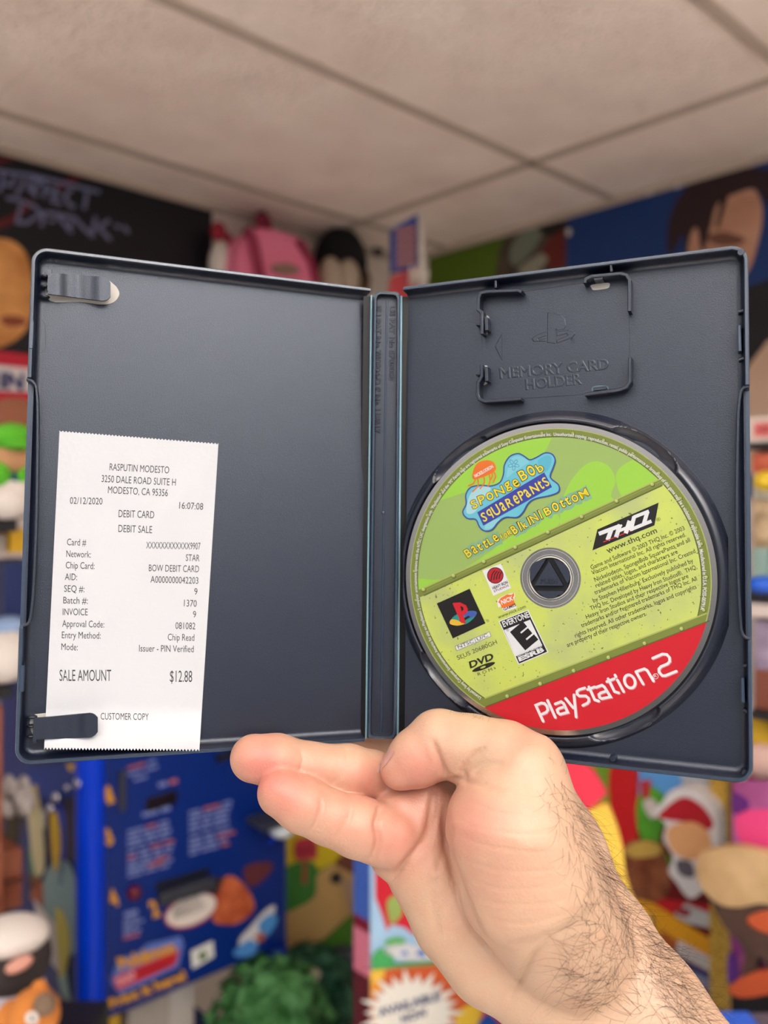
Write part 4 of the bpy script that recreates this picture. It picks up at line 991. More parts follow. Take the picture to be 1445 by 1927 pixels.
# black wide poster with slanted lettering, left wall
P = PWL
po = thing('wall_poster', P.at(200, 690), 'black poster with pale violet angular lettering high on the left wall', 'poster', None)
board(P, [(-160, 243), (399, 380), (399, 712), (-160, 644)], 0.003, C(14, 16, 24, .4)).build('sheet', po)
a = printing(P)
RS = C(96, 28, 32)
for q in ([(-30, 306), (50, 284), (56, 290), (-30, 318)], [(100, 352), (158, 320), (168, 324), (118, 356)], [(-40, 430), (20, 406), (60, 372), (62, 388), (20, 422), (-40, 448)]): a.poly(q, RS, 1)
def angular(words, wd):
    for c, k, ww in ((C(172, 174, 204), 2, wd+0.5), (C(52, 60, 128), 3, wd-2.6)):
        for q in words: a.stroke(q, ww, c, k, cap=False)
angular([[(-20, 318), (0, 322), (60, 330), (188, 362)], [(8, 324), (4, 345), (22, 349), (28, 331)], [(4, 345), (-2, 362)], [(44, 334), (40, 352), (30, 368)], [(58, 336), (54, 352), (66, 356), (78, 340), (60, 336)], [(54, 354), (70, 370)],
         [(88, 344), (82, 372)], [(84, 356), (98, 360)], [(106, 350), (98, 378), (116, 384)], [(102, 364), (114, 368)], [(136, 356), (122, 368), (132, 388), (142, 388)], [(164, 362), (158, 394)],
         [(12, 372), (40, 378), (64, 388), (78, 402), (50, 420), (32, 418), (40, 384)], [(84, 400), (78, 426)], [(84, 400), (106, 402), (120, 420), (136, 438)], [(92, 414), (104, 416)], [(112, 404), (140, 410), (152, 424), (176, 446)], [(134, 416), (130, 436)], [(180, 408), (172, 446)], [(206, 414), (186, 428), (208, 452)], [(216, 424), (226, 428)], [(232, 426), (242, 438)]], 5)
a.poly(catmull([(-60, 470), (0, 448), (44, 470), (62, 530), (58, 600), (30, 640), (-20, 655), (-70, 620)], True, 4), mat('poster_orange', (214, 142, 66), 0.5, vary=34, vscale=9), 1)  # orange face printed on the sheet
a.poly(catmull([(0, 598), (28, 594), (50, 602), (44, 612), (14, 614)], True, 4), C(150, 74, 48), 2)
a.build('print', po)
# red and white sign below it
P = Plane(PWL.o+NL*0.02, NL)
rs = thing('wall_sign', P.at(20, 900), 'red and white banner with navy capital letters below the black poster', 'sign')
board(P, [(-140, 645), (64, 668), (64, 872), (-140, 900)], 0.01, C(206, 34, 58, .5)).build('board', rs)
a = printing(P); a.poly([(-140, 672), (64, 694), (64, 738), (-140, 730)], C(236, 226, 222), 1); a.text('IN', (-2, 729), (44, 733), 28, C(34, 44, 108), 2, bold=0.05); a.build('lettering', rs)

# pink backpack hung on the left wall
P = PWL; tq = Vector((0, 0, 1))
bp = thing('backpack', P.at(520, 560), 'pink satchel backpack with dark pink straps hung on the left wall', 'backpack')
PK, PKD = mat('pink_fabric', (246, 132, 164), 0.7, bump=0.2, bscale=60), mat('dark_pink_strap', (150, 40, 72), 0.7)
mb = MB(); Pf = Plane(PWL.o+NL*0.16, NL)
mb.prism([Pf.at(x, y) for x, y in catmull([(446, 560), (452, 470), (470, 436), (500, 430), (562, 448), (584, 476), (608, 560), (600, 600), (450, 600)], True, 4)], -NL*0.15, PK); mb.build('body', bp, auto=50)
mb = MB(); Pf2 = Plane(PWL.o+NL*0.175, NL)
mb.prism([Pf2.at(x, y) for x, y in catmull([(478, 438), (560, 452), (584, 520), (592, 560), (500, 556), (484, 500)], True, 4)], -NL*0.02, PK); mb.build('flap', bp, auto=50)
mb = MB(); mb.tube([Pf2.at(x, y, 0.004) for x, y in ((462, 430), (476, 452), (486, 500), (498, 560))], 0.014, PKD, 8); mb.build('strap', bp, smooth=True)
mb = MB(); mb.tube([Pf2.at(x, y, 0.004) for x, y in ((560, 452), (584, 490), (604, 560))], 0.012, PKD, 8); mb.build('strap', bp, smooth=True)
mb = MB(); mb.tube([P.at(494, 398, 0.02), P.at(490, 412, 0.06), P.at(488, 436, 0.13)], [0.014, 0.016, 0.016], PKD, 8); mb.tube([P.at(494, 398, 0.02), P.at(504, 416, 0.06), P.at(506, 436, 0.13)], 0.01, PKD, 8); mb.build('hanging_loop', bp, smooth=True)
mb = MB(); mb.prism([Pf2.at(x, y, 0.012) for x, y in ell(538, 506, 26, 10, 0.12)], -NL*0.008, mat('worn_badge', (150, 118, 104), 0.6)); mb.build('badge', bp)
# small red and white soft toy beside it
st = thing('plush_toy', PWL.at(416, 580, 0.05), 'small red and white soft toy hanging between the black poster and pink backpack', 'soft toy')
m_rd, m_wt = mat('red_plush', (160, 40, 58), 0.9), mat('white_plush', (232, 222, 212), 0.9, bump=0.5, bscale=120)
mb = MB(); mb.ellipsoid(PWL.at(416, 500, 0.06), (0.035, 0.035, 0.07), m_wt); mb.build('body', st, smooth=True)
mb = MB(); mb.ellipsoid(PWL.at(411, 436, 0.06), (0.022, 0.022, 0.028), m_rd); mb.ellipsoid(PWL.at(430, 470, 0.07), (0.012, 0.012, 0.05), m_rd); mb.build('cap', st, smooth=True)
# black and cream round plush head
ph = thing('plush_toy', PWL.at(648, 580, 0.08), 'round black plush head with cream front hung right of the pink backpack', 'soft toy')
m_bk = mat('black_plush', (14, 13, 16), 0.95)
mb = MB(); mb.ellipsoid(PWL.at(640, 496, 0.08), (0.085, 0.07, 0.112), m_bk); mb.build('hood', ph, smooth=True)
mb = MB(); mb.ellipsoid(PWL.at(622, 522, 0.14), (0.036, 0.03, 0.062), mat('cream_plush', (196, 178, 156), 0.9)); mb.ellipsoid(PWL.at(655, 524, 0.14), (0.036, 0.03, 0.06), MATS['cream_plush']); mb.build('front', ph, smooth=True)
mb = MB(); mb.ellipsoid(PWL.at(680, 530, 0.06), (0.03, 0.03, 0.05), mat('brown_plush', (112, 82, 52), 0.9)); mb.build('ear', ph, smooth=True)
mb = MB(); mb.box(PWL.at(698, 482, 0.0), DA*0.03, NL*0.03, UP*0.05, mat('grey_metal', (92, 84, 76), 0.5, 0.4), 0.003); o = mb.build('wall_bracket'); tag(o, 'small grey metal bracket on the wall right of the black plush head', 'bracket')

# hanging double sign with a white pole in the corner
Ph = Plane(W(765, 480, 2.0), Vector((0.25, -1, 0)))
hs = thing('hanging_sign', Ph.at(768, 560), 'narrow blue and red sign with a white pole hanging in the corner', 'sign')
board(Ph, [(737, 432), (786, 402), (786, 500), (737, 512)], 0.02, C(32, 64, 140)).build('blue_panel', hs)
board(Ph, [(728, 590), (737, 520), (786, 500), (800, 590)], 0.02, C(178, 60, 66)).build('red_panel', hs)
a = printing(Ph)
for i in range(5):
    y = 432+i*15; a.stroke([(745, y+6), (782, y-4)], 7, C(190, 122, 62), 1, cap=False)
a.build('lettering', hs)
for x, y in ((780, 515), (788, 530), (776, 535)):
    pass
mb = MB(); mb.tube([Ph.at(793, 398, 0.01), Ph.at(796, 600, 0.01)], 0.008, mat('white_plastic', (214, 206, 196), 0.5), 10); mb.build('pole', hs, smooth=True)
mb = MB()
for k in range(9): mb.prism([Ph.at(772+k*4, 500+6*(k % 3), 0.02), Ph.at(776+k*4, 500+6*(k % 3), 0.02), Ph.at(768+k*4, 545, 0.02)], -Ph.n*0.004, MATS['white_plastic'])
mb.build('fringe', hs)

# green and blue posters, right wall
P = PWR
gp = thing('wall_poster', P.at(940, 700), 'green poster with a dark mottled figure high on the right wall', 'poster')
board(P, [(806, 480), (1066, 404), (1066, 640), (806, 640)], 0.003, C(84, 112, 22, .5)).build('sheet', gp)
a = printing(P)
a.poly(catmull([(925, 640), (935, 500), (950, 450), (985, 428), (1030, 412), (1066, 410), (1066, 640)], True, 4), mat('mottled_print', (64, 52, 40), 0.6, vary=30, vscale=14), 1)
a.poly(catmull([(960, 470), (985, 435), (1020, 430), (1010, 460), (985, 490), (965, 500)], True, 4), C(120, 130, 112), 2); a.poly(catmull([(1020, 470), (1045, 440), (1062, 440), (1062, 500), (1030, 500)], True, 4), C(104, 34, 30), 2); a.poly(catmull([(975, 508), (1015, 478), (1030, 490), (1000, 520)], True, 4), C(150, 150, 130), 3); a.poly(catmull([(1010, 425), (1045, 412), (1060, 430), (1030, 445)], True, 4), C(26, 22, 20), 2)
a.build('print', gp)
bl_ = thing('wall_poster', P.at(1260, 900), 'large deep blue poster with a brown haired portrait on the right wall', 'poster')
P = Plane(PWR.o+NR*0.004, NR)
board(P, [(1066, 404), (1520, 273), (1520, 950), (1066, 900)], 0.003, C(12, 54, 116, .4)).build('sheet', bl_)
a = printing(P)
a.poly(catmull([(1290, 420), (1300, 360), (1340, 335), (1400, 340), (1432, 380), (1430, 440), (1400, 520), (1330, 540), (1300, 500)], True, 5), mat('poster_skin', (196, 146, 118), 0.5, vary=22, vscale=7), 1)
a.poly(catmull([(1258, 480), (1256, 430), (1272, 380), (1310, 336), (1370, 318), (1440, 318), (1480, 340), (1480, 420), (1440, 380), (1420, 356), (1385, 364), (1350, 384), (1336, 430), (1322, 476), (1312, 430), (1300, 440), (1290, 480), (1285, 440), (1270, 470)], True, 4), C(44, 26, 30), 2)
a.poly([(1358, 366), (1372, 364), (1352, 430), (1346, 428)], C(44, 26, 30), 2)
a.poly(catmull([(1330, 446), (1360, 436), (1400, 448), (1392, 460), (1350, 462)], True, 4), C(120, 78, 62), 2)
a.poly([(1380, 548), (1520, 500), (1520, 640), (1445, 640), (1400, 700), (1380, 700)], C(26, 26, 32), 2)
a.poly([(1400, 700), (1445, 640), (1520, 640), (1520, 900), (1400, 890)], mat('poster_skin_pale', (206, 172, 146), 0.5, vary=10, vscale=5), 2)
a.build('print', bl_)
for i, (x, y) in enumerate(((1070, 437), (1222, 364), (1275, 350))):
    mb = MB(); mb.ellipsoid(P.at(x, y, 0.006), (0.008, 0.006, 0.012 if i == 0 else 0.006), MATS['white_plastic']); o = mb.build('poster_clip', smooth=True)
    tag(o, ['white clip between the green and blue posters', 'white clip on the blue poster edge, left of two', 'white clip on the blue poster edge, right of two'][i], 'clip', 'clips on the posters')

# ------------------------------------------------------------------ blue kiosk on the left
K0 = W(168, 1500, 1.5); PK_ = Plane(K0, Vector((DA.y, -DA.x, 0))); PS_ = Plane(K0-DB*0.0, Vector((-DB.y, DB.x, 0))*-1)
KB, KBL = mat('kiosk_blue', (2, 38, 116), 0.4, spec=0.25), mat('kiosk_bright_blue', (0, 58, 208), 0.35, spec=0.25)
zb = PK_.at(205, 1921).z; ztop = 1.42
x1 = (PK_.at(543, 1600)-K0).dot(DA)
kk_ = K0-UP*(K0.z-zb)
ks = thing('game_kiosk', Vector((K0.x, K0.y, 0))+DA*0.2+DB*0.2, 'blue printing kiosk with instruction panel left of the hand', 'kiosk')
mb = MB(); mb.box(kk_, DA*x1, DB*0.42, UP*(ztop-zb), KB, 0.012); mb.build('cabinet', ks, auto=40)
mb = MB(); mb.tube([kk_+DA*0.002+UP*(-zb+0.0), kk_+DA*0.002+UP*(ztop-zb)], 0.026, KBL, 16); mb.build('corner_post', ks, auto=50)
for d in (DA*(x1-0.03), DA*(x1-0.03)+DB*0.4, DB*0.4+DA*0.03):
    mb = MB(); mb.tube([kk_+d+UP*(-zb), kk_+d+UP*0.01], 0.022, mat('kiosk_leg_blue', (8, 34, 120), 0.4), 14); mb.build('leg', ks, auto=50)
mb = MB(); mb.box(kk_-UP*0.28+DA*0.02+DB*0.02, DA*(x1-0.04), DB*0.38, UP*0.02, KB, 0.004); mb.build('lower_shelf', ks)
Pk = Plane(PK_.o+PK_.n*0.001, PK_.n)
a = printing(Pk)
OY, TW, TR_ = C(212, 150, 40), C(118, 132, 188), C(176, 96, 100)
for t, x, y in (('1', 202, 1512), ('3', 201, 1590), ('4', 211, 1706), ('2', 288, 1726)): a.text(t, (x, y), (x+14, y-5), 28, OY, 1, bold=0.06)
def textblock(x0, y0, x1, y1, n, dy, h=5, sl=-0.27, seed=1):
    r = random.Random(seed)
    for i in range(n):
        y = y0+i*dy; xe = x1-r.uniform(0, 0.25)*(x1-x0); x = x0
        while x < xe-8:
            w_ = min(r.uniform(14, 34), xe-x); a.stroke([(x, y+(x-x0)*sl), (x+w_, y+(x+w_-x0)*sl)], h, TW if r.random() > 0.12 else TR_, 1, cap=False); x += w_+5
textblock(240, 1446, 310, 0, 2, 12, seed=2); textblock(252, 1468, 285, 0, 1, 10, seed=3); textblock(298, 1478, 336, 0, 1, 10, 8, seed=4); textblock(268, 1534, 330, 0, 1, 10, 8, seed=5)
textblock(240, 1566, 336, 0, 4, 9, seed=6); textblock(240, 1606, 336, 0, 4, 9, seed=7); textblock(240, 1640, 330, 0, 2, 9, seed=8)
textblock(356, 1530, 446, 0, 5, 9, seed=9); textblock(356, 1580, 446, 0, 4, 9, seed=10); textblock(234, 1722, 268, 0, 1, 10, 9, seed=11); textblock(232, 1734, 272, 0, 5, 8, seed=12)
a.poly(ell(360, 1713, 54, 30, -0.42), C(170, 44, 56), 1); a.poly(ell(360, 1713, 50, 26, -0.42), C(226, 214, 202), 2)
for i in range(6): a.stroke([(326, 1722-4*i+8), (388-4*i, 1698-5*i+8)], 2.2, C(150, 142, 138), 3, cap=False)
# logo: yellow name over a red ribbon, and the line below
a.poly([(207, 1846), (222, 1806), (262, 1790), (278, 1776), (340, 1762), (346, 1778), (336, 1820), (226, 1872)], C(92, 116, 190), 1)
a.poly([(212, 1840), (330, 1790), (338, 1786), (330, 1816), (226, 1862), (220, 1862)], C(196, 30, 44), 2)
a.text('Pokémon', (226, 1826), (332, 1790), 22, OY, 3, bold=0.05); a.text('SNAP', (222, 1856), (258, 1840), 14, C(222, 160, 170), 3, bold=0.05); a.text('STATION', (264, 1838), (326, 1814), 11, C(150, 22, 36), 3, bold=0.03)
a.text('Print it here!', (208, 1898), (352, 1842), 17, OY, 3, bold=0.05)
a.poly([(359, 1790), (400, 1770), (403, 1800), (362, 1824)], C(222, 222, 214), 1); a.poly([(373, 1797), (381, 1789), (390, 1793), (386, 1806), (376, 1808)], C(86, 108, 62), 2)
# plain colour patches where the panel carries a picture
a.poly(catmull([(400, 1728), (415, 1660), (440, 1650), (470, 1680), (478, 1712), (450, 1736), (425, 1740)], True, 4), mat('patch_orange', (176, 78, 34), 0.5, vary=28, vscale=30), 1)
a.poly(catmull([(462, 1630), (505, 1622), (512, 1636), (480, 1668), (462, 1660)], True, 4), C(92, 40, 44), 1); a.poly(catmull([(398, 1656), (420, 1652), (412, 1680), (392, 1684)], True, 4), C(40, 36, 44), 1)
a.poly(catmull([(450, 1770), (470, 1745), (500, 1712), (518, 1705), (508, 1742), (480, 1780), (456, 1792)], True, 4), C(206, 204, 204), 2); a.poly(catmull([(486, 1740), (510, 1720), (522, 1732), (500, 1764)], True, 4), C(70, 140, 200), 3); a.poly(catmull([(440, 1790), (470, 1768), (486, 1784), (470, 1800), (446, 1800)], True, 4), C(74, 136, 200), 3); a.poly(catmull([(478, 1764), (498, 1754), (494, 1772)], True, 4), C(168, 84, 60), 4)
a.build('panel_print', ks)
def kbox(x, y, wpx, hpx, th, m, name, bev=0.002):
    p = Pk.at(x, y); q = Pk.at(x+wpx, y+wpx*-0.30); hgt = (Pk.at(x, y)-Pk.at(x, y+hpx)).z
    mb = MB(); mb.box(p-UP*hgt, (q-p), PK_.n*th, UP*hgt, m, bev); return mb.build(name, ks)
m_dk = mat('dark_grey_plastic', (52, 54, 62), 0.4)
kbox(222, 1452, 12, 76, 0.008, m_dk, 'coin_slot'); kbox(274, 1503, 58, 26, 0.004, mat('display_black', (26, 8, 12), 0.2), 'display'); kbox(405, 1420, 40, 14, 0.01, m_deep, 'vent')
kbox(292, 1662, 100, 14, 0.003, m_deep, 'card_slot'); kbox(294, 1676, 104, 26, 0.02, m_dk, 'card_tray', 0.006)
mb = MB(); pb = Pk.at(250, 1678); mb.ellipsoid(pb+PK_.n*0.006, (0.013, 0.013, 0.013), mat('dark_red_button', (104, 14, 34), 0.3)); mb.build('button', ks, smooth=True)
mb = MB(); mb.box(Pk.at(462, 1548), DA*0.16, PK_.n*0.07, UP*0.012+DA*0.0, m_dk, 0.003); mb.build('controller_ledge', ks)
mb = MB(); mb.ellipsoid(Pk.at(530, 1562, 0.05), (0.026, 0.02, 0.017), mat('pale_grey_plastic', (206, 214, 216), 0.35)); mb.tube([Pk.at(505, 1590, 0.01), Pk.at(515, 1575, 0.04), Pk.at(522, 1566, 0.05)], 0.005, KBL, 8); mb.build('controller', ks, smooth=True)
# side panel pictures reduced to plain shapes, and chrome hooks
Ps = Plane(kk_-DA*0.001, -DA); 
_ps = lambda x, y, o: Plane(kk_-DA*(0.003+o), -DB.cross(UP)*-1 if False else Vector((-(DB.y), DB.x, 0))).at(x, y)
PSD = Plane(kk_-DA*0.004, Vector((-DB.y, DB.x, 0)))
if PSD.n.dot(CAM-kk_) < 0: PSD.n = -PSD.n
a = printing(PSD)
for q, c in (([(50, 1450), (142, 1437), (146, 1500), (52, 1500)], (10, 52, 140)), ([(124, 1437), (140, 1437), (138, 1452), (130, 1450)], (214, 170, 30)), ([(52, 1500), (66, 1476), (76, 1520), (84, 1600), (82, 1640), (66, 1646), (54, 1560)], (214, 204, 160)), ([(64, 1478), (70, 1478), (72, 1540), (66, 1530)], (212, 168, 70)), ([(74, 1520), (86, 1530), (86, 1560), (76, 1556)], (200, 196, 190)),
             ([(96, 1520), (104, 1520), (112, 1560), (114, 1600), (106, 1640), (98, 1620), (94, 1570)], (222, 182, 20)), ([(92, 1530), (112, 1552), (114, 1562), (96, 1556)], (196, 40, 40)), ([(106, 1512), (118, 1520), (126, 1560), (122, 1620), (112, 1670), (112, 1600)], (36, 62, 176)), ([(54, 1592), (66, 1600), (66, 1660), (56, 1690)], (96, 136, 104)), ([(54, 1640), (80, 1660), (84, 1720), (56, 1690)], (166, 86, 50)), ([(54, 1655), (72, 1664), (70, 1676), (54, 1668)], (176, 44, 48)),
             ([(86, 1640), (126, 1620), (146, 1680), (150, 1760), (130, 1800), (100, 1760), (80, 1720)], (140, 172, 178)), ([(122, 1500), (144, 1500), (144, 1620), (124, 1620)], (38, 26, 54)), ([(64, 1690), (104, 1740), (112, 1832), (74, 1786)], (212, 206, 206)), ([(82, 1722), (96, 1746), (98, 1790), (84, 1770)], (40, 96, 96)), ([(104, 1712), (122, 1724), (132, 1770), (122, 1832), (110, 1830)], (206, 192, 84)), ([(108, 1836), (124, 1826), (134, 1890), (116, 1870)], (150, 184, 188))): a.poly(catmull(q, True, 3) if len(q) > 4 else q, C(*c), 1+int(c[0] > 200)+int(c == (212, 206, 206)))
a.build('side_print', ks)
for x, y, r in ((152, 1473, 0.012), (108, 1500, 0.009), (97, 1521, 0.009), (128, 1482, 0.006)):
    mb = MB(); mb.ellipsoid(PSD.at(x, y, 0.012), (r, r, r), mat('chrome', (226, 226, 230), 0.12, 1.0)); mb.build('chrome_knob', ks, smooth=True)
# things on the kiosk's lower shelf
sh = kk_-UP*0.26
mb = MB(); mb.box(sh+DA*0.02+DB*0.06, DA*0.07, DB*0.12, UP*0.24, mat('yellow_card', (222, 172, 20), 0.5), 0.003); tag(mb.build('box'), 'yellow box on the shelf under the blue kiosk', 'box')
mb = MB(); mb.box(sh+DA*0.11+DB*0.07, DA*0.09, DB*0.12, UP*0.22, mat('pale_card', (176, 164, 152), 0.6), 0.003); tag(mb.build('box'), 'pale grey box beside the yellow box under the blue kiosk', 'box')
mb = MB(); mb.box(sh+DA*0.215+DB*0.1, DA*0.06, DB*0.1, UP*0.235, mat('white_card', (206, 196, 186), 0.6), 0.003); tag(mb.build('box'), 'tall off white box near the right leg under the blue kiosk', 'box')

# ------------------------------------------------------------------ far left edge: shelves with toys, crate with dried flowers
SH = mat('dark_shelf', (28, 26, 30), 0.5)
Lp = lambda x, y, d: W(x, y, d)
rk = thing('display_rack', Vector((Lp(20, 977, 1.34).x-0.1, 1.45, 0)), 'dark display rack with two shelves behind the left edge of the case', 'rack')
for x, y, d in ((34, 977, 1.30), (26, 1290, 1.34)):
    p = Lp(x, y, d); mb = MB(); mb.box(p-DA*0.5-UP*0.02, DA*0.5, DB*0.3, UP*0.02, SH, 0.003); mb.build('shelf', rk)
for s_ in (0.48, 0.02):
    p = Lp(34, 977, 1.30); mb = MB(); mb.box(p-DA*s_+DB*0.301-UP*p.z, DA*0.02, DB*0.02, UP*(p.z+0.25), SH); mb.build('upright', rk)
gt = thing('plush_toy', Lp(20, 977, 1.36), 'plush doll in a bright green cap on the upper left shelf', 'soft toy')
TAN = mat('tan_plush', (222, 164, 118), 0.9); GRN = mat('green_plush', (96, 190, 44), 0.9)
mb = MB(); mb.ellipsoid(Lp(24, 856, 1.36), (0.036, 0.032, 0.032), TAN); mb.build('head', gt, smooth=True)
mb = MB(); mb.ellipsoid(Lp(24, 826, 1.355), (0.038, 0.036, 0.026), GRN); mb.ellipsoid(Lp(34, 838, 1.325), (0.026, 0.022, 0.008), GRN); mb.build('cap', gt, smooth=True)
mb = MB(); mb.ellipsoid(Lp(24, 922, 1.37), (0.034, 0.03, 0.042), mat('blue_plush', (24, 62, 120), 0.9)); mb.build('body', gt, smooth=True)
mb = MB(); mb.ellipsoid(Lp(4, 898, 1.34), (0.014, 0.014, 0.03), GRN); mb.ellipsoid(Lp(46, 900, 1.36), (0.014, 0.014, 0.03), GRN); mb.build('sleeve', gt, smooth=True)
bt = thing('plush_toy', Lp(28, 977, 1.52), 'round brown plush toy behind the green capped doll', 'soft toy')
mb = MB(); mb.ellipsoid(Lp(28, 800, 1.5), (0.06, 0.05, 0.05), mat('rust_plush', (150, 92, 66), 0.95, bump=0.5, bscale=150)); mb.build('head', bt, smooth=True)
mb = MB(); mb.ellipsoid(Lp(28, 910, 1.5), (0.05, 0.05, 0.065), MATS['rust_plush']); mb.build('body', bt, smooth=True)
mb = MB(); mb.ellipsoid(Lp(10, 946, 1.27), (0.04, 0.035, 0.026), m_wt); mb.ellipsoid(Lp(32, 930, 1.28), (0.026, 0.026, 0.02), m_wt, seed=2, bump=0.2); o = mb.build('plush_toy', smooth=True); tag(o, 'white fluffy toy lying in front of the green capped doll', 'soft toy')
mb = MB(); mb.box(Lp(24, 1040, 1.36)-UP*0.0-DA*0.005, DA*0.05, DB*0.1, UP*0.038, MATS['yellow_card'], 0.002); mb.box(Lp(24, 1040, 1.36)-UP*0.001-DA*0.07, DA*0.06, DB*0.1, UP*0.03, MATS['pale_card'], 0.002); 
mb2 = MB(); mb2.box(Lp(20, 1289, 1.37)-DA*0.01, DA*0.07, DB*0.12, UP*0.205, mat('navy_card', (14, 36, 92), 0.5), 0.002); tag(mb2.build('box'), 'tall navy box on the lower left shelf', 'box')
o = mb.build('box'); tag(o, 'low yellow and grey box on top of the navy box', 'box')
wt2 = thing('plush_toy', Lp(8, 1289, 1.32), 'white plush toy with blue cap on the lower left shelf', 'soft toy')
mb = MB(); mb.ellipsoid(Lp(4, 1236, 1.32), (0.05, 0.04, 0.042), m_wt); mb.ellipsoid(Lp(22, 1210, 1.32), (0.02, 0.02, 0.02), m_wt); mb.build('body', wt2, smooth=True)
mb = MB(); mb.ellipsoid(Lp(16, 1180, 1.34), (0.03, 0.03, 0.018), mat('pale_blue_plush', (150, 176, 214), 0.9)); mb.build('cap', wt2, smooth=True)
# reddish brown wooden upright and crate with pale dried flowers
WD = mat('red_wood', (142, 74, 46), 0.6, vary=18, vscale=25); 
cr = thing('wooden_crate', Vector((Lp(10, 1700, 1.45).x, 1.45, 0)), 'reddish wooden crate at the lower left edge holding dried flowers', 'crate')
pc = Lp(43, 1706, 1.40); ht = pc.z
mb = MB(); mb.box(pc-DA*0.3, DA*0.3, DB*0.2, UP*0.10, WD, 0.003); mb.build('crate_body', cr)
mb = MB(); mb.box(pc-DA*0.3-PK_.n*-0.004+UP*0.05, DA*0.3, PK_.n*0.006, UP*0.004, mat('dark_wood', (88, 44, 28), 0.7)); mb.build('plank_gap', cr)
mb = MB(); mb.box(Vector((pc.x, pc.y, 0))-DA*0.3, DA*0.28, DB*0.2, UP*(ht-0.002), SH); mb.build('stand', cr)
mb = MB(); mb.box(Vector((Lp(5, 1500, 1.32).x, 1.32, 0))-DA*0.04, DA*0.04, DB*0.04, UP*1.24, WD, 0.002); tag(mb.build('wooden_post'), 'narrow reddish wooden post at the far left edge', 'post')
fl_ = thing('dried_flowers', Lp(30, 1590, 1.46), 'bunch of pale dried flowers standing in the wooden crate', 'flowers')
mb = MB(); mh = MB(); r = random.Random(5)
for k in range(26):
    b_ = Lp(20+r.uniform(-14, 18), 1600, 1.46+r.uniform(-0.02, 0.03)); t_ = Lp(30+r.uniform(-22, 30), 1490+r.uniform(-18, 34), 1.46+r.uniform(-0.03, 0.03))
    mb.tube([b_, (b_+t_)/2+Vector((r.uniform(-.005, .005), 0, 0)), t_], 0.0018, mat('dry_stem', (96, 84, 66), 0.8), 5); mh.ellipsoid(t_, (0.009, 0.009, 0.016), mat('pale_bloom', (196, 186, 178), 0.9), None, 8, 6, 0.3, k)
mb.build('stems', fl_); tag(mh.build('blooms', fl_, smooth=True), kind='stuff')
# two plush animals at the lower left corner, on a low stand
dg_ = thing('plush_animal', Lp(30, 1990, 1.15), 'black and white plush animal with pink nose at the lower left edge', 'soft toy')
m_dg = mat('dark_grey_plush', (58, 50, 48), 0.95, bump=0.6, bscale=160)
mb = MB(); mb.ellipsoid(Lp(20, 1800, 1.15), (0.055, 0.05, 0.052), m_dg); mb.build('head', dg_, smooth=True)
mb = MB(); mb.ellipsoid(Lp(22, 1760, 1.14), (0.05, 0.045, 0.024), m_wt); mb.build('crown', dg_, smooth=True)
mb = MB(); mb.ellipsoid(Lp(36, 1815, 1.094), (0.02, 0.012, 0.009), mat('pink_plush', (222, 160, 140), 0.8), (Vector((0.9, 0, 0.4)), Vector((0, 1, 0)), Vector((-0.4, 0, 0.9)))); mb.build('nose', dg_, smooth=True)
mb = MB(); mb.ellipsoid(Lp(14, 1890, 1.16), (0.055, 0.05, 0.06), mat('lilac_white_plush', (206, 196, 204), 0.95)); mb.build('body', dg_, smooth=True)
og = thing('plush_animal', Lp(66, 2010, 1.05), 'orange plush animal with a white ring eye in the lower left corner', 'soft toy')
m_og = mat('orange_plush', (212, 130, 58), 0.95, bump=0.5, bscale=160)
mb = MB(); mb.ellipsoid(Lp(64, 1912, 1.05), (0.032, 0.032, 0.034), m_og); mb.ellipsoid(Lp(74, 1862, 1.06), (0.011, 0.01, 0.012), m_og); mb.ellipsoid(Lp(22, 1916, 1.07), (0.02, 0.02, 0.022), m_og); mb.build('head', og, smooth=True)
mb = MB(); mb.ellipsoid(Lp(60, 1916, 1.018), (0.0085, 0.004, 0.0085), m_wt); mb.build('eye', og, smooth=True)
mb = MB(); mb.ellipsoid(Lp(60, 1916, 1.0135), (0.002, 0.001, 0.0035), m_bk); mb.build('pupil', og, smooth=True)
mb = MB(); mb.ellipsoid(Lp(84, 1890, 1.03), (0.014, 0.012, 0.014), mat('taupe_plush', (128, 104, 84), 0.95)); mb.build('patch', og, smooth=True)
mb = MB(); mb.ellipsoid(Lp(60, 2000, 1.06), (0.04, 0.04, 0.05), m_og); mb.build('body', og, smooth=True)
zst = Lp(60, 2010, 1.06).z-0.03
mb = MB(); mb.box(Vector((-0.75, 1.0, 0)), Vector((0.33, 0, 0)), Vector((0, 0.26, 0)), UP*zst, SH, 0.004); tag(mb.build('low_stand'), 'black low stand under the plush animals, lower left', 'stand')

# ------------------------------------------------------------------ middle: painted backdrop, leafy bush, red box
Pd = Plane(W(620, 1700, 2.0), Vector((0.35, -1, 0)))
bd = thing('painted_backdrop', Vector((Pd.at(620, 1700).x, Pd.at(620, 1700).y, 0)), 'painted landscape panel with a sandy path and red mailbox right of the kiosk', 'panel')
zz = Pd.at(620, 2400)
mb = MB(); q = [Pd.at(x, y) for x, y in ((470, 1480), (712, 1480))]; q += [Vector((q[1].x, q[1].y, 0)), Vector((q[0].x, q[0].y, 0))]; mb.prism(q, -Pd.n*0.02, C(64, 110, 40)); mb.build('board', bd)
a = printing(Pd)
a.poly([(520, 1482), (710, 1482), (700, 1600), (640, 1620), (590, 1640), (520, 1640)], C(206, 178, 22), 1)
a.poly(catmull([(530, 1640), (585, 1620), (605, 1660), (602, 1690), (560, 1715), (530, 1720)], True, 4), C(56, 116, 44), 2)
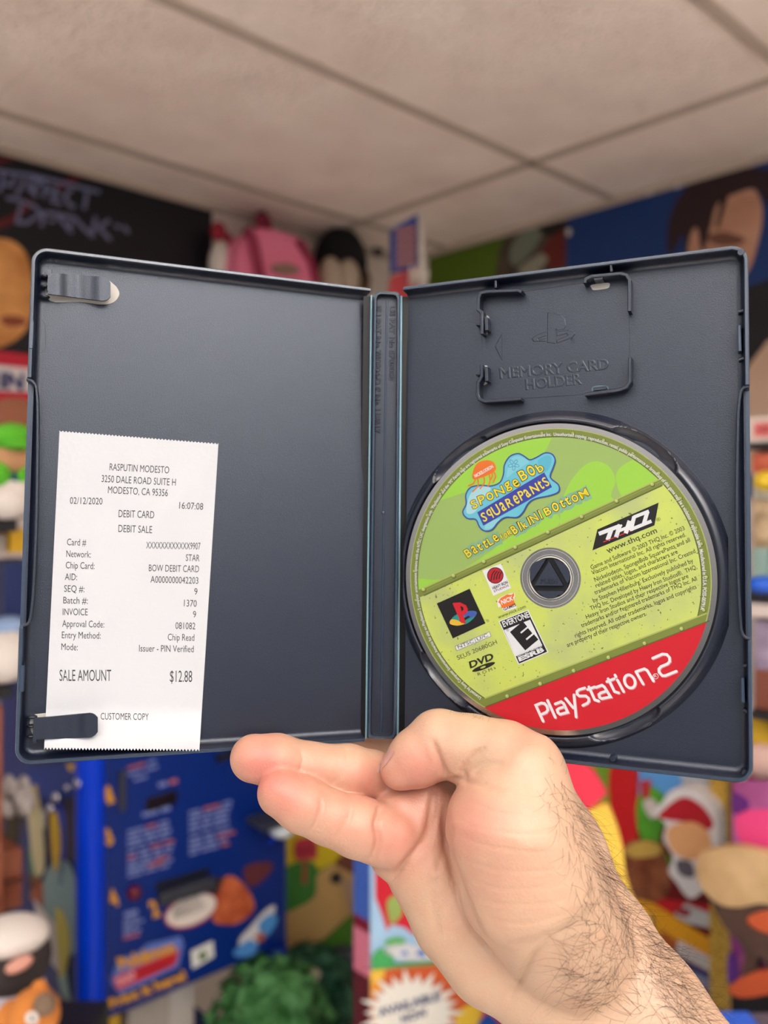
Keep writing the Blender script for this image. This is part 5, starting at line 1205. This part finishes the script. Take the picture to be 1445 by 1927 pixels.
a.poly(catmull([(520, 1790), (525, 1730), (590, 1690), (598, 1645), (640, 1625), (690, 1640), (690, 1700), (650, 1730), (600, 1775), (560, 1800)], True, 4), C(186, 150, 92), 3)
a.poly(catmull([(590, 1800), (640, 1745), (700, 1700), (705, 1850), (600, 1860)], True, 4), C(72, 122, 36), 4)
a.poly([(557, 1580), (590, 1574), (598, 1592), (596, 1616), (556, 1620), (552, 1596)], C(176, 44, 58), 4); a.poly([(558, 1600), (590, 1594), (590, 1600), (558, 1606)], C(110, 22, 40), 5); a.poly([(570, 1618), (578, 1617), (578, 1664), (568, 1664)], C(150, 70, 50), 4)
a.poly(catmull([(620, 1655), (632, 1640), (644, 1650), (636, 1664)], True, 4), C(36, 32, 34), 5); a.poly(catmull([(630, 1624), (650, 1606), (668, 1610), (680, 1650), (655, 1640)], True, 4), C(110, 62, 44), 5); a.poly(catmull([(640, 1650), (668, 1664), (684, 1700), (660, 1720), (650, 1690)], True, 4), C(170, 140, 110), 5)
a.build('painting', bd)
mb = MB(); mb.box(Pd.at(628, 1816, 0.01), Vector((0.058, 0, 0)), Pd.n*0.05, UP*0.05, mat('slate_grey', (66, 70, 84), 0.5), 0.004); mb.box(Pd.at(648, 1852, 0.01), Vector((0.03, 0, 0)), Pd.n*0.04, UP*0.045, mat('mid_grey', (128, 132, 128), 0.5), 0.004); mb.box(Vector((Pd.at(628, 1852).x, Pd.at(640, 1852, 0.01).y-0.05, 0)), Vector((0.058, 0, 0)), Vector((0, 0.04, 0)), UP*Pd.at(640, 1856).z, SH); o = mb.build('grey_device'); tag(o, 'dark grey small device behind the bush, left of the red box', 'device')
bs = thing('artificial_bush', W(530, 2050, 1.75), 'leafy green artificial bush at the bottom beside the kiosk', 'bush')
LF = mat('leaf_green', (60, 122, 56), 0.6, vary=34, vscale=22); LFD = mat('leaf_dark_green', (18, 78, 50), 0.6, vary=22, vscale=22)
def bush(c, r, m, n, seed):
    mb = MB(); c = Vector(c); rr_ = random.Random(seed); mb.ellipsoid(c, (r[0]*0.86, r[1]*0.86, r[2]*0.86), m, None, 30, 20, 0.25, seed)
    for i in range(n):
        d = Vector((rr_.gauss(0, 1), rr_.gauss(0, 1), rr_.gauss(0, 1))).normalized(); k = 1+0.22*noise.noise(d*3+Vector((seed, 0, 0)))
        p = c+Vector((d.x*r[0], d.y*r[1], d.z*r[2]))*k*0.9; s = rr_.uniform(0.018, 0.032); t = d.orthogonal().normalized(); t = (Matrix.Rotation(rr_.uniform(0, 6.28), 3, d) @ t); b_ = d.cross(t); up = d*0.5
        mb.add([p-t*s*0.2, p+(b_*0.45+d*0.25)*s, p+(t+up)*s, p+(-b_*0.45+d*0.25)*s], [(0, 1, 2), (0, 2, 3)], m)
    return mb
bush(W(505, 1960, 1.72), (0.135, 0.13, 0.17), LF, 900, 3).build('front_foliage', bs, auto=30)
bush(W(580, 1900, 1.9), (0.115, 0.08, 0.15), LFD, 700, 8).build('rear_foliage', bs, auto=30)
mb = MB(); mb.tube([Vector((W(520, 1900, 1.8).x, 1.8, 0)), W(520, 1990, 1.8)], 0.04, mat('trunk_brown', (80, 60, 40), 0.8), 10); mb.build('stem', bs, smooth=True)
mb = MB(); mb.ellipsoid(W(590, 1836, 1.80), (0.014, 0.012, 0.014), mat('pale_flower', (206, 196, 170), 0.8), None, 12, 8, 0.3, 2); mb.build('pale_bloom', bs, smooth=True)
# red boxed display with a starburst
Pb = Plane(W(698, 1760, 1.35), Vector((0.30, -1, 0.0))); 
ab = thing('boxed_display', Vector((Pb.at(830, 1800).x, Pb.at(830, 1800).y+0.05, 0)), 'tall colourful cardboard box with a cream starburst below the hand', 'box')
q = [Pb.at(697, 1560), Pb.at(1010, 1560)]; q += [Vector((q[1].x, q[1].y, 0)), Vector((q[0].x, q[0].y, 0))]
mb = MB(); mb.prism(q, -Pb.n*0.10, C(168, 204, 232)); mb.build('carton', ab)
Pb_s = None
mb = MB(); q2 = [Pb.at(697, 1560), Pb.at(697, 2000)]; 
sp0, sp1 = Pb.at(697, 1560), Pb.at(697, 1720); bk = Vector((-0.028, 0.03, 0))
def spine_strip(y0, y1, m, mb): 
    u, v = Pb.at(696, y0), Pb.at(696, y1); mb.add([u, u+bk, v+bk, v], [(0, 1, 2, 3)], m)
spine_strip(1560, 1735, C(62, 96, 176), mb); spine_strip(1735, 1758, C(116, 22, 44), mb); spine_strip(1758, 1842, C(206, 116, 136), mb); spine_strip(1842, 2400, C(92, 30, 40), mb); mb.build('side_print', ab)
a = printing(Pb)
a.poly([(704, 1560), (900, 1560), (860, 1700), (820, 1745), (790, 1750), (780, 1760), (760, 1745), (736, 1740), (728, 1752), (718, 1720), (706, 1690)], C(204, 26, 46), 1)
a.poly(catmull([(728, 1700), (740, 1685), (752, 1690), (756, 1720), (736, 1738)], True, 4), C(150, 172, 90), 2)
a.poly([(700, 1815), (740, 1812), (830, 1806), (1010, 1790), (1010, 1830), (700, 1830)], C(72, 148, 92), 2); a.poly(catmull([(700, 1822), (702, 1796), (720, 1784), (738, 1796), (740, 1818), (720, 1828)], True, 4), C(70, 168, 92), 3); a.poly(catmull([(724, 1772), (744, 1764), (762, 1768), (756, 1780), (734, 1782)], True, 4), C(90, 178, 84), 3)
a.poly(catmull([(722, 1790), (740, 1776), (775, 1778), (812, 1790), (814, 1806), (756, 1806)], True, 4), C(218, 218, 218), 3); a.poly([(752, 1796), (762, 1788), (770, 1798)], C(64, 112, 190), 4); a.poly([(780, 1796), (796, 1784), (802, 1802)], C(64, 112, 190), 4)
a.poly([(697, 1826), (1010, 1800), (1010, 1990), (697, 1990)], C(206, 92, 44), 3); a.poly([(697, 1826), (724, 1824), (722, 1850), (697, 1880)], C(236, 190, 64), 4); a.poly([(697, 1852), (722, 1840), (716, 1870), (697, 1880)], C(228, 150, 52), 5)
a.poly([(855, 1905), (900, 1882), (910, 1900), (896, 1940), (860, 1940)], C(236, 196, 64), 4); a.poly([(905, 1884), (960, 1896), (1010, 1950), (1010, 1990), (890, 1990)], C(222, 76, 86), 4); a.poly([(900, 1925), (918, 1905), (940, 1927), (940, 1960), (890, 1960)], C(26, 84, 170), 5)
sc = (775, 1906); st_ = []
for k in range(44):
    t = 2*math.pi*k/44; r0 = 92 if k % 2 == 0 else 68
    if k % 4 == 0: r0 = 104
    st_.append((sc[0]+r0*math.cos(t)*0.98, sc[1]+r0*math.sin(t)*0.82))
a.poly(st_, C(238, 232, 218), 6)
a.text('AVAILABLE', (714, 1914), (830, 1880), 15, C(48, 60, 110), 7, bold=0.03); a.text('NOW', (757, 1925), (806, 1911), 14, C(48, 60, 110), 7, bold=0.03)
a.build('front_print', ab)
# pink lit sign glimpsed above the fingers
Pp = Plane(W(720, 1410, 1.9), Vector((0, -1, 0)))
mb = board(Pp, [(690, 1380), (745, 1380), (745, 1440), (690, 1440)], 0.02, C(224, 190, 190)); a_ = Art(lambda x, y, o: Pp.at(x, y, o), 0.002); a_.poly(catmull([(712, 1392), (742, 1396), (742, 1422), (730, 1420), (716, 1406)], True, 4), C(232, 90, 180)); a_.poly(catmull([(706, 1408), (734, 1422), (732, 1432), (708, 1424)], True, 4), C(150, 120, 220), 2)
mb.box(Vector((Pp.at(705, 1440).x, 1.905, 0)), Vector((0.04, 0, 0)), Vector((0, 0.01, 0)), UP*Pp.at(700, 1440).z, MATS['white_plastic']); pk = thing('pink_sign', Pp.at(717, 1440), 'small pink and lilac sign glimpsed between spine and fingers', 'sign'); mb.build('sign_board', pk); a_.build('print', pk)

# ------------------------------------------------------------------ right: cut-outs, display case, posters and shelves
Py = Plane(W(1120, 1600, 1.15), Vector((-0.25, -1, 0)))
yc = thing('cardboard_cutout', Vector((Py.at(1120, 1600).x, Py.at(1120, 1600).y, 0)), 'rounded yellow and red cardboard cut-out right behind the wrist', 'cut-out')
q = [Py.at(x, y) for x, y in catmull([(1000, 1560), (1050, 1560), (1092, 1532), (1138, 1516), (1156, 1545), (1172, 1600), (1180, 1660), (1200, 1712), (1226, 1742), (1216, 1790), (1160, 1830), (1040, 1830), (1000, 1700)], True, 4)]
mb = MB(); mb.prism(q, -Py.n*0.02, mat('cutout_yellow', (238, 196, 70), 0.5)); mb.build('yellow_body', yc)
mb = MB(); mb.prism([Py.at(x, y, 0.004) for x, y in ((1010, 1440), (1094, 1436), (1118, 1455), (1142, 1494), (1110, 1522), (1090, 1533), (1020, 1560))], -Py.n*0.02, mat('cutout_red', (228, 44, 72), 0.5)); mb.build('red_cap', yc)
pz = Py.at(1110, 1830); mb = MB(); mb.box(Vector((pz.x-0.1, pz.y+0.03, 0)), Vector((0.2, 0, 0)), Vector((0, 0.02, 0)), UP*(pz.z+0.06), SH); mb.build('prop', yc)

Pg = Plane(W(1350, 1650, 1.45), NR*1.0)
rd = thing('display_board', Vector((Pg.at(1250, 1650).x, Pg.at(1250, 1650).y, 0)), 'red and yellow printed display board with gold glitter edge', 'display')
q = [Pg.at(x, y) for x, y in ((1100, 1400), (1376, 1400))]; q += [Vector((q[1].x, q[1].y, 0)), Vector((q[0].x, q[0].y, 0))]
mb = MB(); mb.prism(q, -Pg.n*0.03, C(120, 12, 16)); mb.build('board', rd)
gold = mat('gold_glitter', (196, 156, 50), 0.4, metal=0.5, vary=46, vscale=220, bump=0.6, bscale=300)
ge0, ge1 = Pg.at(1344, 1400, 0.004), Pg.at(1376, 1400, 0.004)
mb = MB(); mb.box(Vector((ge0.x, ge0.y, 0)), ge1-ge0, Pg.n*0.02, UP*ge0.z, gold); mb.build('gold_edge', rd)
a = printing(Pg)
a.poly([(1100, 1410), (1160, 1400), (1150, 1540), (1100, 1530)], C(110, 150, 40), 1)
a.poly(catmull([(1150, 1440), (1200, 1440), (1198, 1540), (1205, 1600), (1240, 1680), (1270, 1720), (1180, 1720), (1160, 1600), (1148, 1520)], True, 4), C(196, 22, 26), 2)
a.poly([(1196, 1440), (1344, 1440), (1344, 1520), (1250, 1545), (1200, 1560)], C(86, 150, 210), 2); a.poly(catmull([(1200, 1500), (1230, 1480), (1260, 1520), (1240, 1580), (1262, 1620), (1250, 1650), (1220, 1600), (1200, 1560)], True, 4), C(84, 160, 40), 3); a.poly([(1204, 1470), (1226, 1466), (1222, 1500), (1208, 1504)], C(176, 44, 50), 4); a.poly(catmull([(1210, 1510), (1230, 1504), (1240, 1530), (1224, 1540)], True, 4), C(210, 196, 190), 4)
a.poly(catmull([(1282, 1450), (1342, 1450), (1344, 1492), (1320, 1500), (1290, 1480)], True, 4), C(176, 180, 184), 4)
a.poly(catmull([(1176, 1590), (1215, 1580), (1244, 1592), (1262, 1650), (1250, 1690), (1200, 1700), (1180, 1650)], True, 4), mat('bronze_patch', (126, 62, 22), 0.5, vary=26, vscale=30), 4); a.poly(catmull([(1176, 1596), (1210, 1582), (1244, 1592), (1236, 1610), (1190, 1614)], True, 4), C(196, 160, 76), 5)
a.poly([(1240, 1690), (1340, 1705), (1344, 1725), (1270, 1716)], C(200, 26, 40), 3); a.poly([(1290, 1700), (1340, 1720), (1342, 1748), (1296, 1738), (1268, 1722)], C(196, 196, 194), 4); a.poly([(1272, 1706), (1300, 1712), (1296, 1726), (1276, 1722)], C(150, 40, 50), 5)
a.poly([(1196, 1690), (1230, 1700), (1344, 1772), (1344, 1800), (1260, 1780), (1220, 1760)], C(224, 158, 18), 5); a.poly([(1244, 1750), (1280, 1775), (1262, 1800), (1240, 1780)], C(170, 84, 10), 6)
a.poly([(1276, 1768), (1340, 1804), (1336, 1828), (1271, 1794)], C(216, 208, 206), 7); a.text('Nintendo', (1280, 1788), (1334, 1818), 11, C(150, 144, 142), 8, bold=0.01)
a.poly([(1266, 1800), (1340, 1836), (1344, 1930), (1270, 1930)], mat('blue_grey_print', (120, 124, 158), 0.5, vary=40, vscale=26), 6); a.poly([(1274, 1802), (1340, 1834), (1340, 1846), (1274, 1816)], C(44, 56, 116), 7)
a.build('print', rd)
# white edged rounded cut-out standing on it (kept plain)
Pc = Plane(Pg.o+Pg.n*0.055, Pg.n)
cc = thing('cardboard_cutout', Pc.at(1290, 1690), 'white edged cut-out with plain red top on the display board', 'cut-out')
mb = MB(); mb.prism([Pc.at(x, y) for x, y in catmull([(1226, 1530), (1246, 1510), (1262, 1488), (1300, 1484), (1336, 1510), (1350, 1540), (1350, 1610), (1330, 1640), (1318, 1680), (1296, 1690), (1272, 1660), (1258, 1640), (1266, 1612), (1248, 1580), (1252, 1550)], True, 4)], -Pc.n*0.045, C(216, 212, 210)); mb.build('backing', cc)
a = printing(Pc)
a.poly(catmull([(1238, 1536), (1262, 1512), (1290, 1500), (1322, 1518), (1342, 1548), (1330, 1562), (1290, 1548), (1252, 1542)], True, 4), C(172, 20, 34), 1); a.poly(catmull([(1256, 1560), (1300, 1546), (1332, 1566), (1336, 1604), (1300, 1618), (1264, 1600)], True, 4), C(216, 160, 108), 2); a.poly(catmull([(1272, 1620), (1300, 1622), (1306, 1650), (1280, 1646)], True, 4), C(92, 86, 96), 2)
a.build('print', cc)
# magenta poster with a tan and brown figure, right edge
Pm = Plane(W(1420, 1650, 1.25), NR)
mp_ = thing('display_poster', Vector((Pm.at(1420, 1650).x, Pm.at(1420, 1650).y, 0)), 'magenta and violet poster board with tan and brown shapes at the lower right', 'poster')
q = [Pm.at(x, y) for x, y in ((1378, 1470), (1600, 1470))]; q += [Vector((q[1].x, q[1].y, 0)), Vector((q[0].x, q[0].y, 0))]
mb = MB(); mb.prism(q, -Pm.n*0.01, mat('magenta_print', (150, 60, 120), 0.5, vary=40, vscale=8)); mb.build('board', mp_)
a = printing(Pm)
a.poly(catmull([(1384, 1540), (1410, 1524), (1470, 1530), (1470, 1590), (1400, 1590)], True, 4), C(232, 70, 130), 1); a.poly(catmull([(1380, 1490), (1410, 1510), (1400, 1530), (1380, 1530)], True, 4), C(96, 36, 116), 1); a.poly(catmull([(1374, 1750), (1400, 1740), (1410, 1780), (1384, 1800)], True, 4), C(150, 60, 140), 1); a.poly(catmull([(1370, 1800), (1385, 1790), (1390, 1840), (1370, 1850)], True, 4), C(90, 40, 130), 1)
a.poly([(1375, 1850), (1500, 1850), (1500, 1927), (1375, 1927)], C(14, 12, 18), 2)
a.build('print', mp_)
fz = mat('fist_tan', (206, 170, 120), 0.55, vary=16, vscale=18); fb = mat('figure_brown', (74, 48, 36), 0.6, vary=22, vscale=16)
mb = MB(); Pf_ = Plane(Pm.o+Pm.n*0.03, Pm.n)
mb.prism([Pf_.at(x, y) for x, y in catmull([(1310, 1630), (1322, 1604), (1370, 1594), (1410, 1598), (1460, 1620), (1480, 1700), (1430, 1700), (1388, 1708), (1350, 1700), (1318, 1668)], True, 5)], -Pm.n*0.02, fz); mb.build('tan_shape', mp_)
mb = MB(); mb.prism([Pf_.at(x, y, -0.004) for x, y in catmull([(1330, 1680), (1370, 1706), (1430, 1690), (1490, 1710), (1490, 1880), (1430, 1800), (1420, 1860), (1392, 1856), (1400, 1790), (1360, 1740)], True, 5)], -Pm.n*0.016, fb); mb.build('brown_shape', mp_)
mb = MB(); mb.prism([Pf_.at(x, y, 0.002) for x, y in catmull([(1405, 1730), (1440, 1715), (1480, 1720), (1480, 1760), (1430, 1752)], True, 5)], -Pm.n*0.01, C(206, 92, 50)); mb.build('orange_shape', mp_)
mb = MB(); mb.prism([Pf_.at(x, y, 0.002) for x, y in catmull([(1370, 1860), (1420, 1830), (1480, 1830), (1480, 1860), (1400, 1878)], True, 5)], -Pm.n*0.01, C(196, 84, 44)); mb.build('orange_shape', mp_)
# blue topped low counter at the bottom right
pb_ = W(1312, 1902, 1.1)
mb = MB(); mb.box(Vector((pb_.x, 1.0, pb_.z-0.03)), Vector((0.068, 0, 0)), Vector((0, 0.1, 0)), UP*0.03, mat('bright_blue_card', (40, 104, 230), 0.35), 0.002); mb.box(Vector((pb_.x+0.07, 1.0, pb_.z-0.03)), Vector((0.1, 0, 0)), Vector((0, 0.1, 0)), UP*0.028, mat('grey_violet_card', (96, 88, 100), 0.5), 0.002)
mb.box(Vector((pb_.x, 1.0, 0)), Vector((0.17, 0, 0)), Vector((0, 0.1, 0)), UP*(pb_.z-0.031), SH); tag(mb.build('counter'), 'low counter with bright blue edge at the bottom right corner', 'counter')
# shelf unit at the right edge, its boxes and toys
su = thing('shelf_unit', Vector((W(1440, 1000, 1.3).x, 1.3, 0)), 'white and black shelf unit behind the right edge of the case', 'shelf')
def rshelf(y0, y1, m, name):
    p = W(1404, y1, 1.3); h_ = (y1-y0)/F*1.3; mb = MB(); mb.box(p, -DB*0.5, NR*-0.25, UP*h_, m, 0.003); mb.build(name, su); return p.z+h_
m_ws = mat('shelf_white', (222, 206, 196), 0.5)
z1 = rshelf(786, 834, m_ws, 'price_rail'); rshelf(834, 846, SH, 'shelf_board'); z2 = rshelf(1112, 1134, SH, 'shelf_board'); rshelf(1134, 1160, m_ws, 'price_rail'); z3 = rshelf(1338, 1352, SH, 'shelf_board'); rshelf(1512, 1522, SH, 'shelf_board')
p = W(1404, 1500, 1.3); mb = MB(); mb.box(Vector((p.x, p.y, 0))-NR*0.23, -DB*0.5, -NR*0.02, UP*1.72, SH); mb.build('back_panel', su)
Pr = Plane(W(1404, 900, 1.3)+NR*0.002, NR)
a = printing(Pr); a.poly([(1418, 796), (1460, 792), (1460, 822), (1418, 822)], C(226, 130, 126), 1); a.text('NES', (1424, 815), (1450, 813), 12, C(176, 50, 60), 2, bold=0.03); a.build('price_label', su)
def rbox(x0, x1, zb_, y_top, c, lab, name='box', d=0.1, cat='box', back=0.02):
    p = W(x0, 1000, 1.3); l = (W(x1, 1000, 1.3)-p).length; ht_ = W(x0, y_top, 1.3).z-zb_
    mb = MB(); mb.box(Vector((p.x, p.y, zb_+0.0005))-NR*(back+d), -DB*l, NR*d, UP*ht_, c if not isinstance(c, tuple) else mat('card_%d_%d_%d' % c, c, 0.5), 0.002); tag(mb.build(name), lab, cat)
rbox(1406, 1436, z2, 1032, (150, 178, 168), 'pale teal box low on the right shelf'); rbox(1440, 1480, z2, 1020, (64, 84, 72), 'dark green box beside the pale teal box on the right shelf')
zt = W(1404, 1032, 1.3).z
rbox(1406, 1450, zt, 940, mat('mixed_print_brown', (150, 122, 84), 0.5, vary=60, vscale=40), 'brown and gold printed box stacked on the pale teal box')
zt2 = W(1404, 940, 1.3).z
rbox(1406, 1450, zt2, 890, mat('mixed_print_white', (196, 190, 170), 0.5, vary=40, vscale=45), 'pale mottled box between the brown and the orange box'); zt3 = W(1404, 890, 1.3).z
rbox(1406, 1450, zt3, 850, mat('orange_red_print', (196, 84, 50), 0.5, vary=30, vscale=40), 'orange red box at the top of the right shelf stack')
mb = MB(); mb.ellipsoid(W(1436, 1100, 1.27), (0.026, 0.02, 0.014), mat('toy_blue', (20, 92, 210), 0.3)); tag(mb.build('toy_ball', smooth=True), 'bright blue toy in front of the pale teal box', 'toy')
mb = MB(); mb.ellipsoid(W(1442, 905, 1.27), (0.02, 0.015, 0.016), mat('toy_yellow', (222, 186, 30), 0.4)); tag(mb.build('toy_star', smooth=True), 'small yellow toy fixed to the pale mottled box', 'toy')
rbox(1410, 1440, z3, 1262, mat('card_brown_red', (128, 70, 52), 0.5), 'brown red box low on the middle right shelf'); rbox(1410, 1455, W(1404, 1262, 1.3).z, 1168, mat('card_mauve', (156, 138, 162), 0.5, vary=26, vscale=30), 'mauve box on top of the brown red box')
pd_ = thing('plush_toy', W(1440, 1511, 1.36), 'yellow and pink plush toy by the lower right edge of the case', 'soft toy')
mb = MB(); mb.ellipsoid(W(1440, 1385, 1.36), (0.034, 0.034, 0.042), mat('yellow_plush', (226, 180, 46), 0.8)); mb.build('hood', pd_, smooth=True)
mb = MB(); mb.ellipsoid(W(1436, 1432, 1.335), (0.03, 0.026, 0.03), mat('pale_pink_plush', (226, 186, 172), 0.8)); mb.build('head', pd_, smooth=True)
mb = MB(); mb.ellipsoid(W(1440, 1480, 1.36), (0.03, 0.03, 0.028), mat('magenta_plush', (176, 50, 110), 0.8)); mb.build('body', pd_, smooth=True)
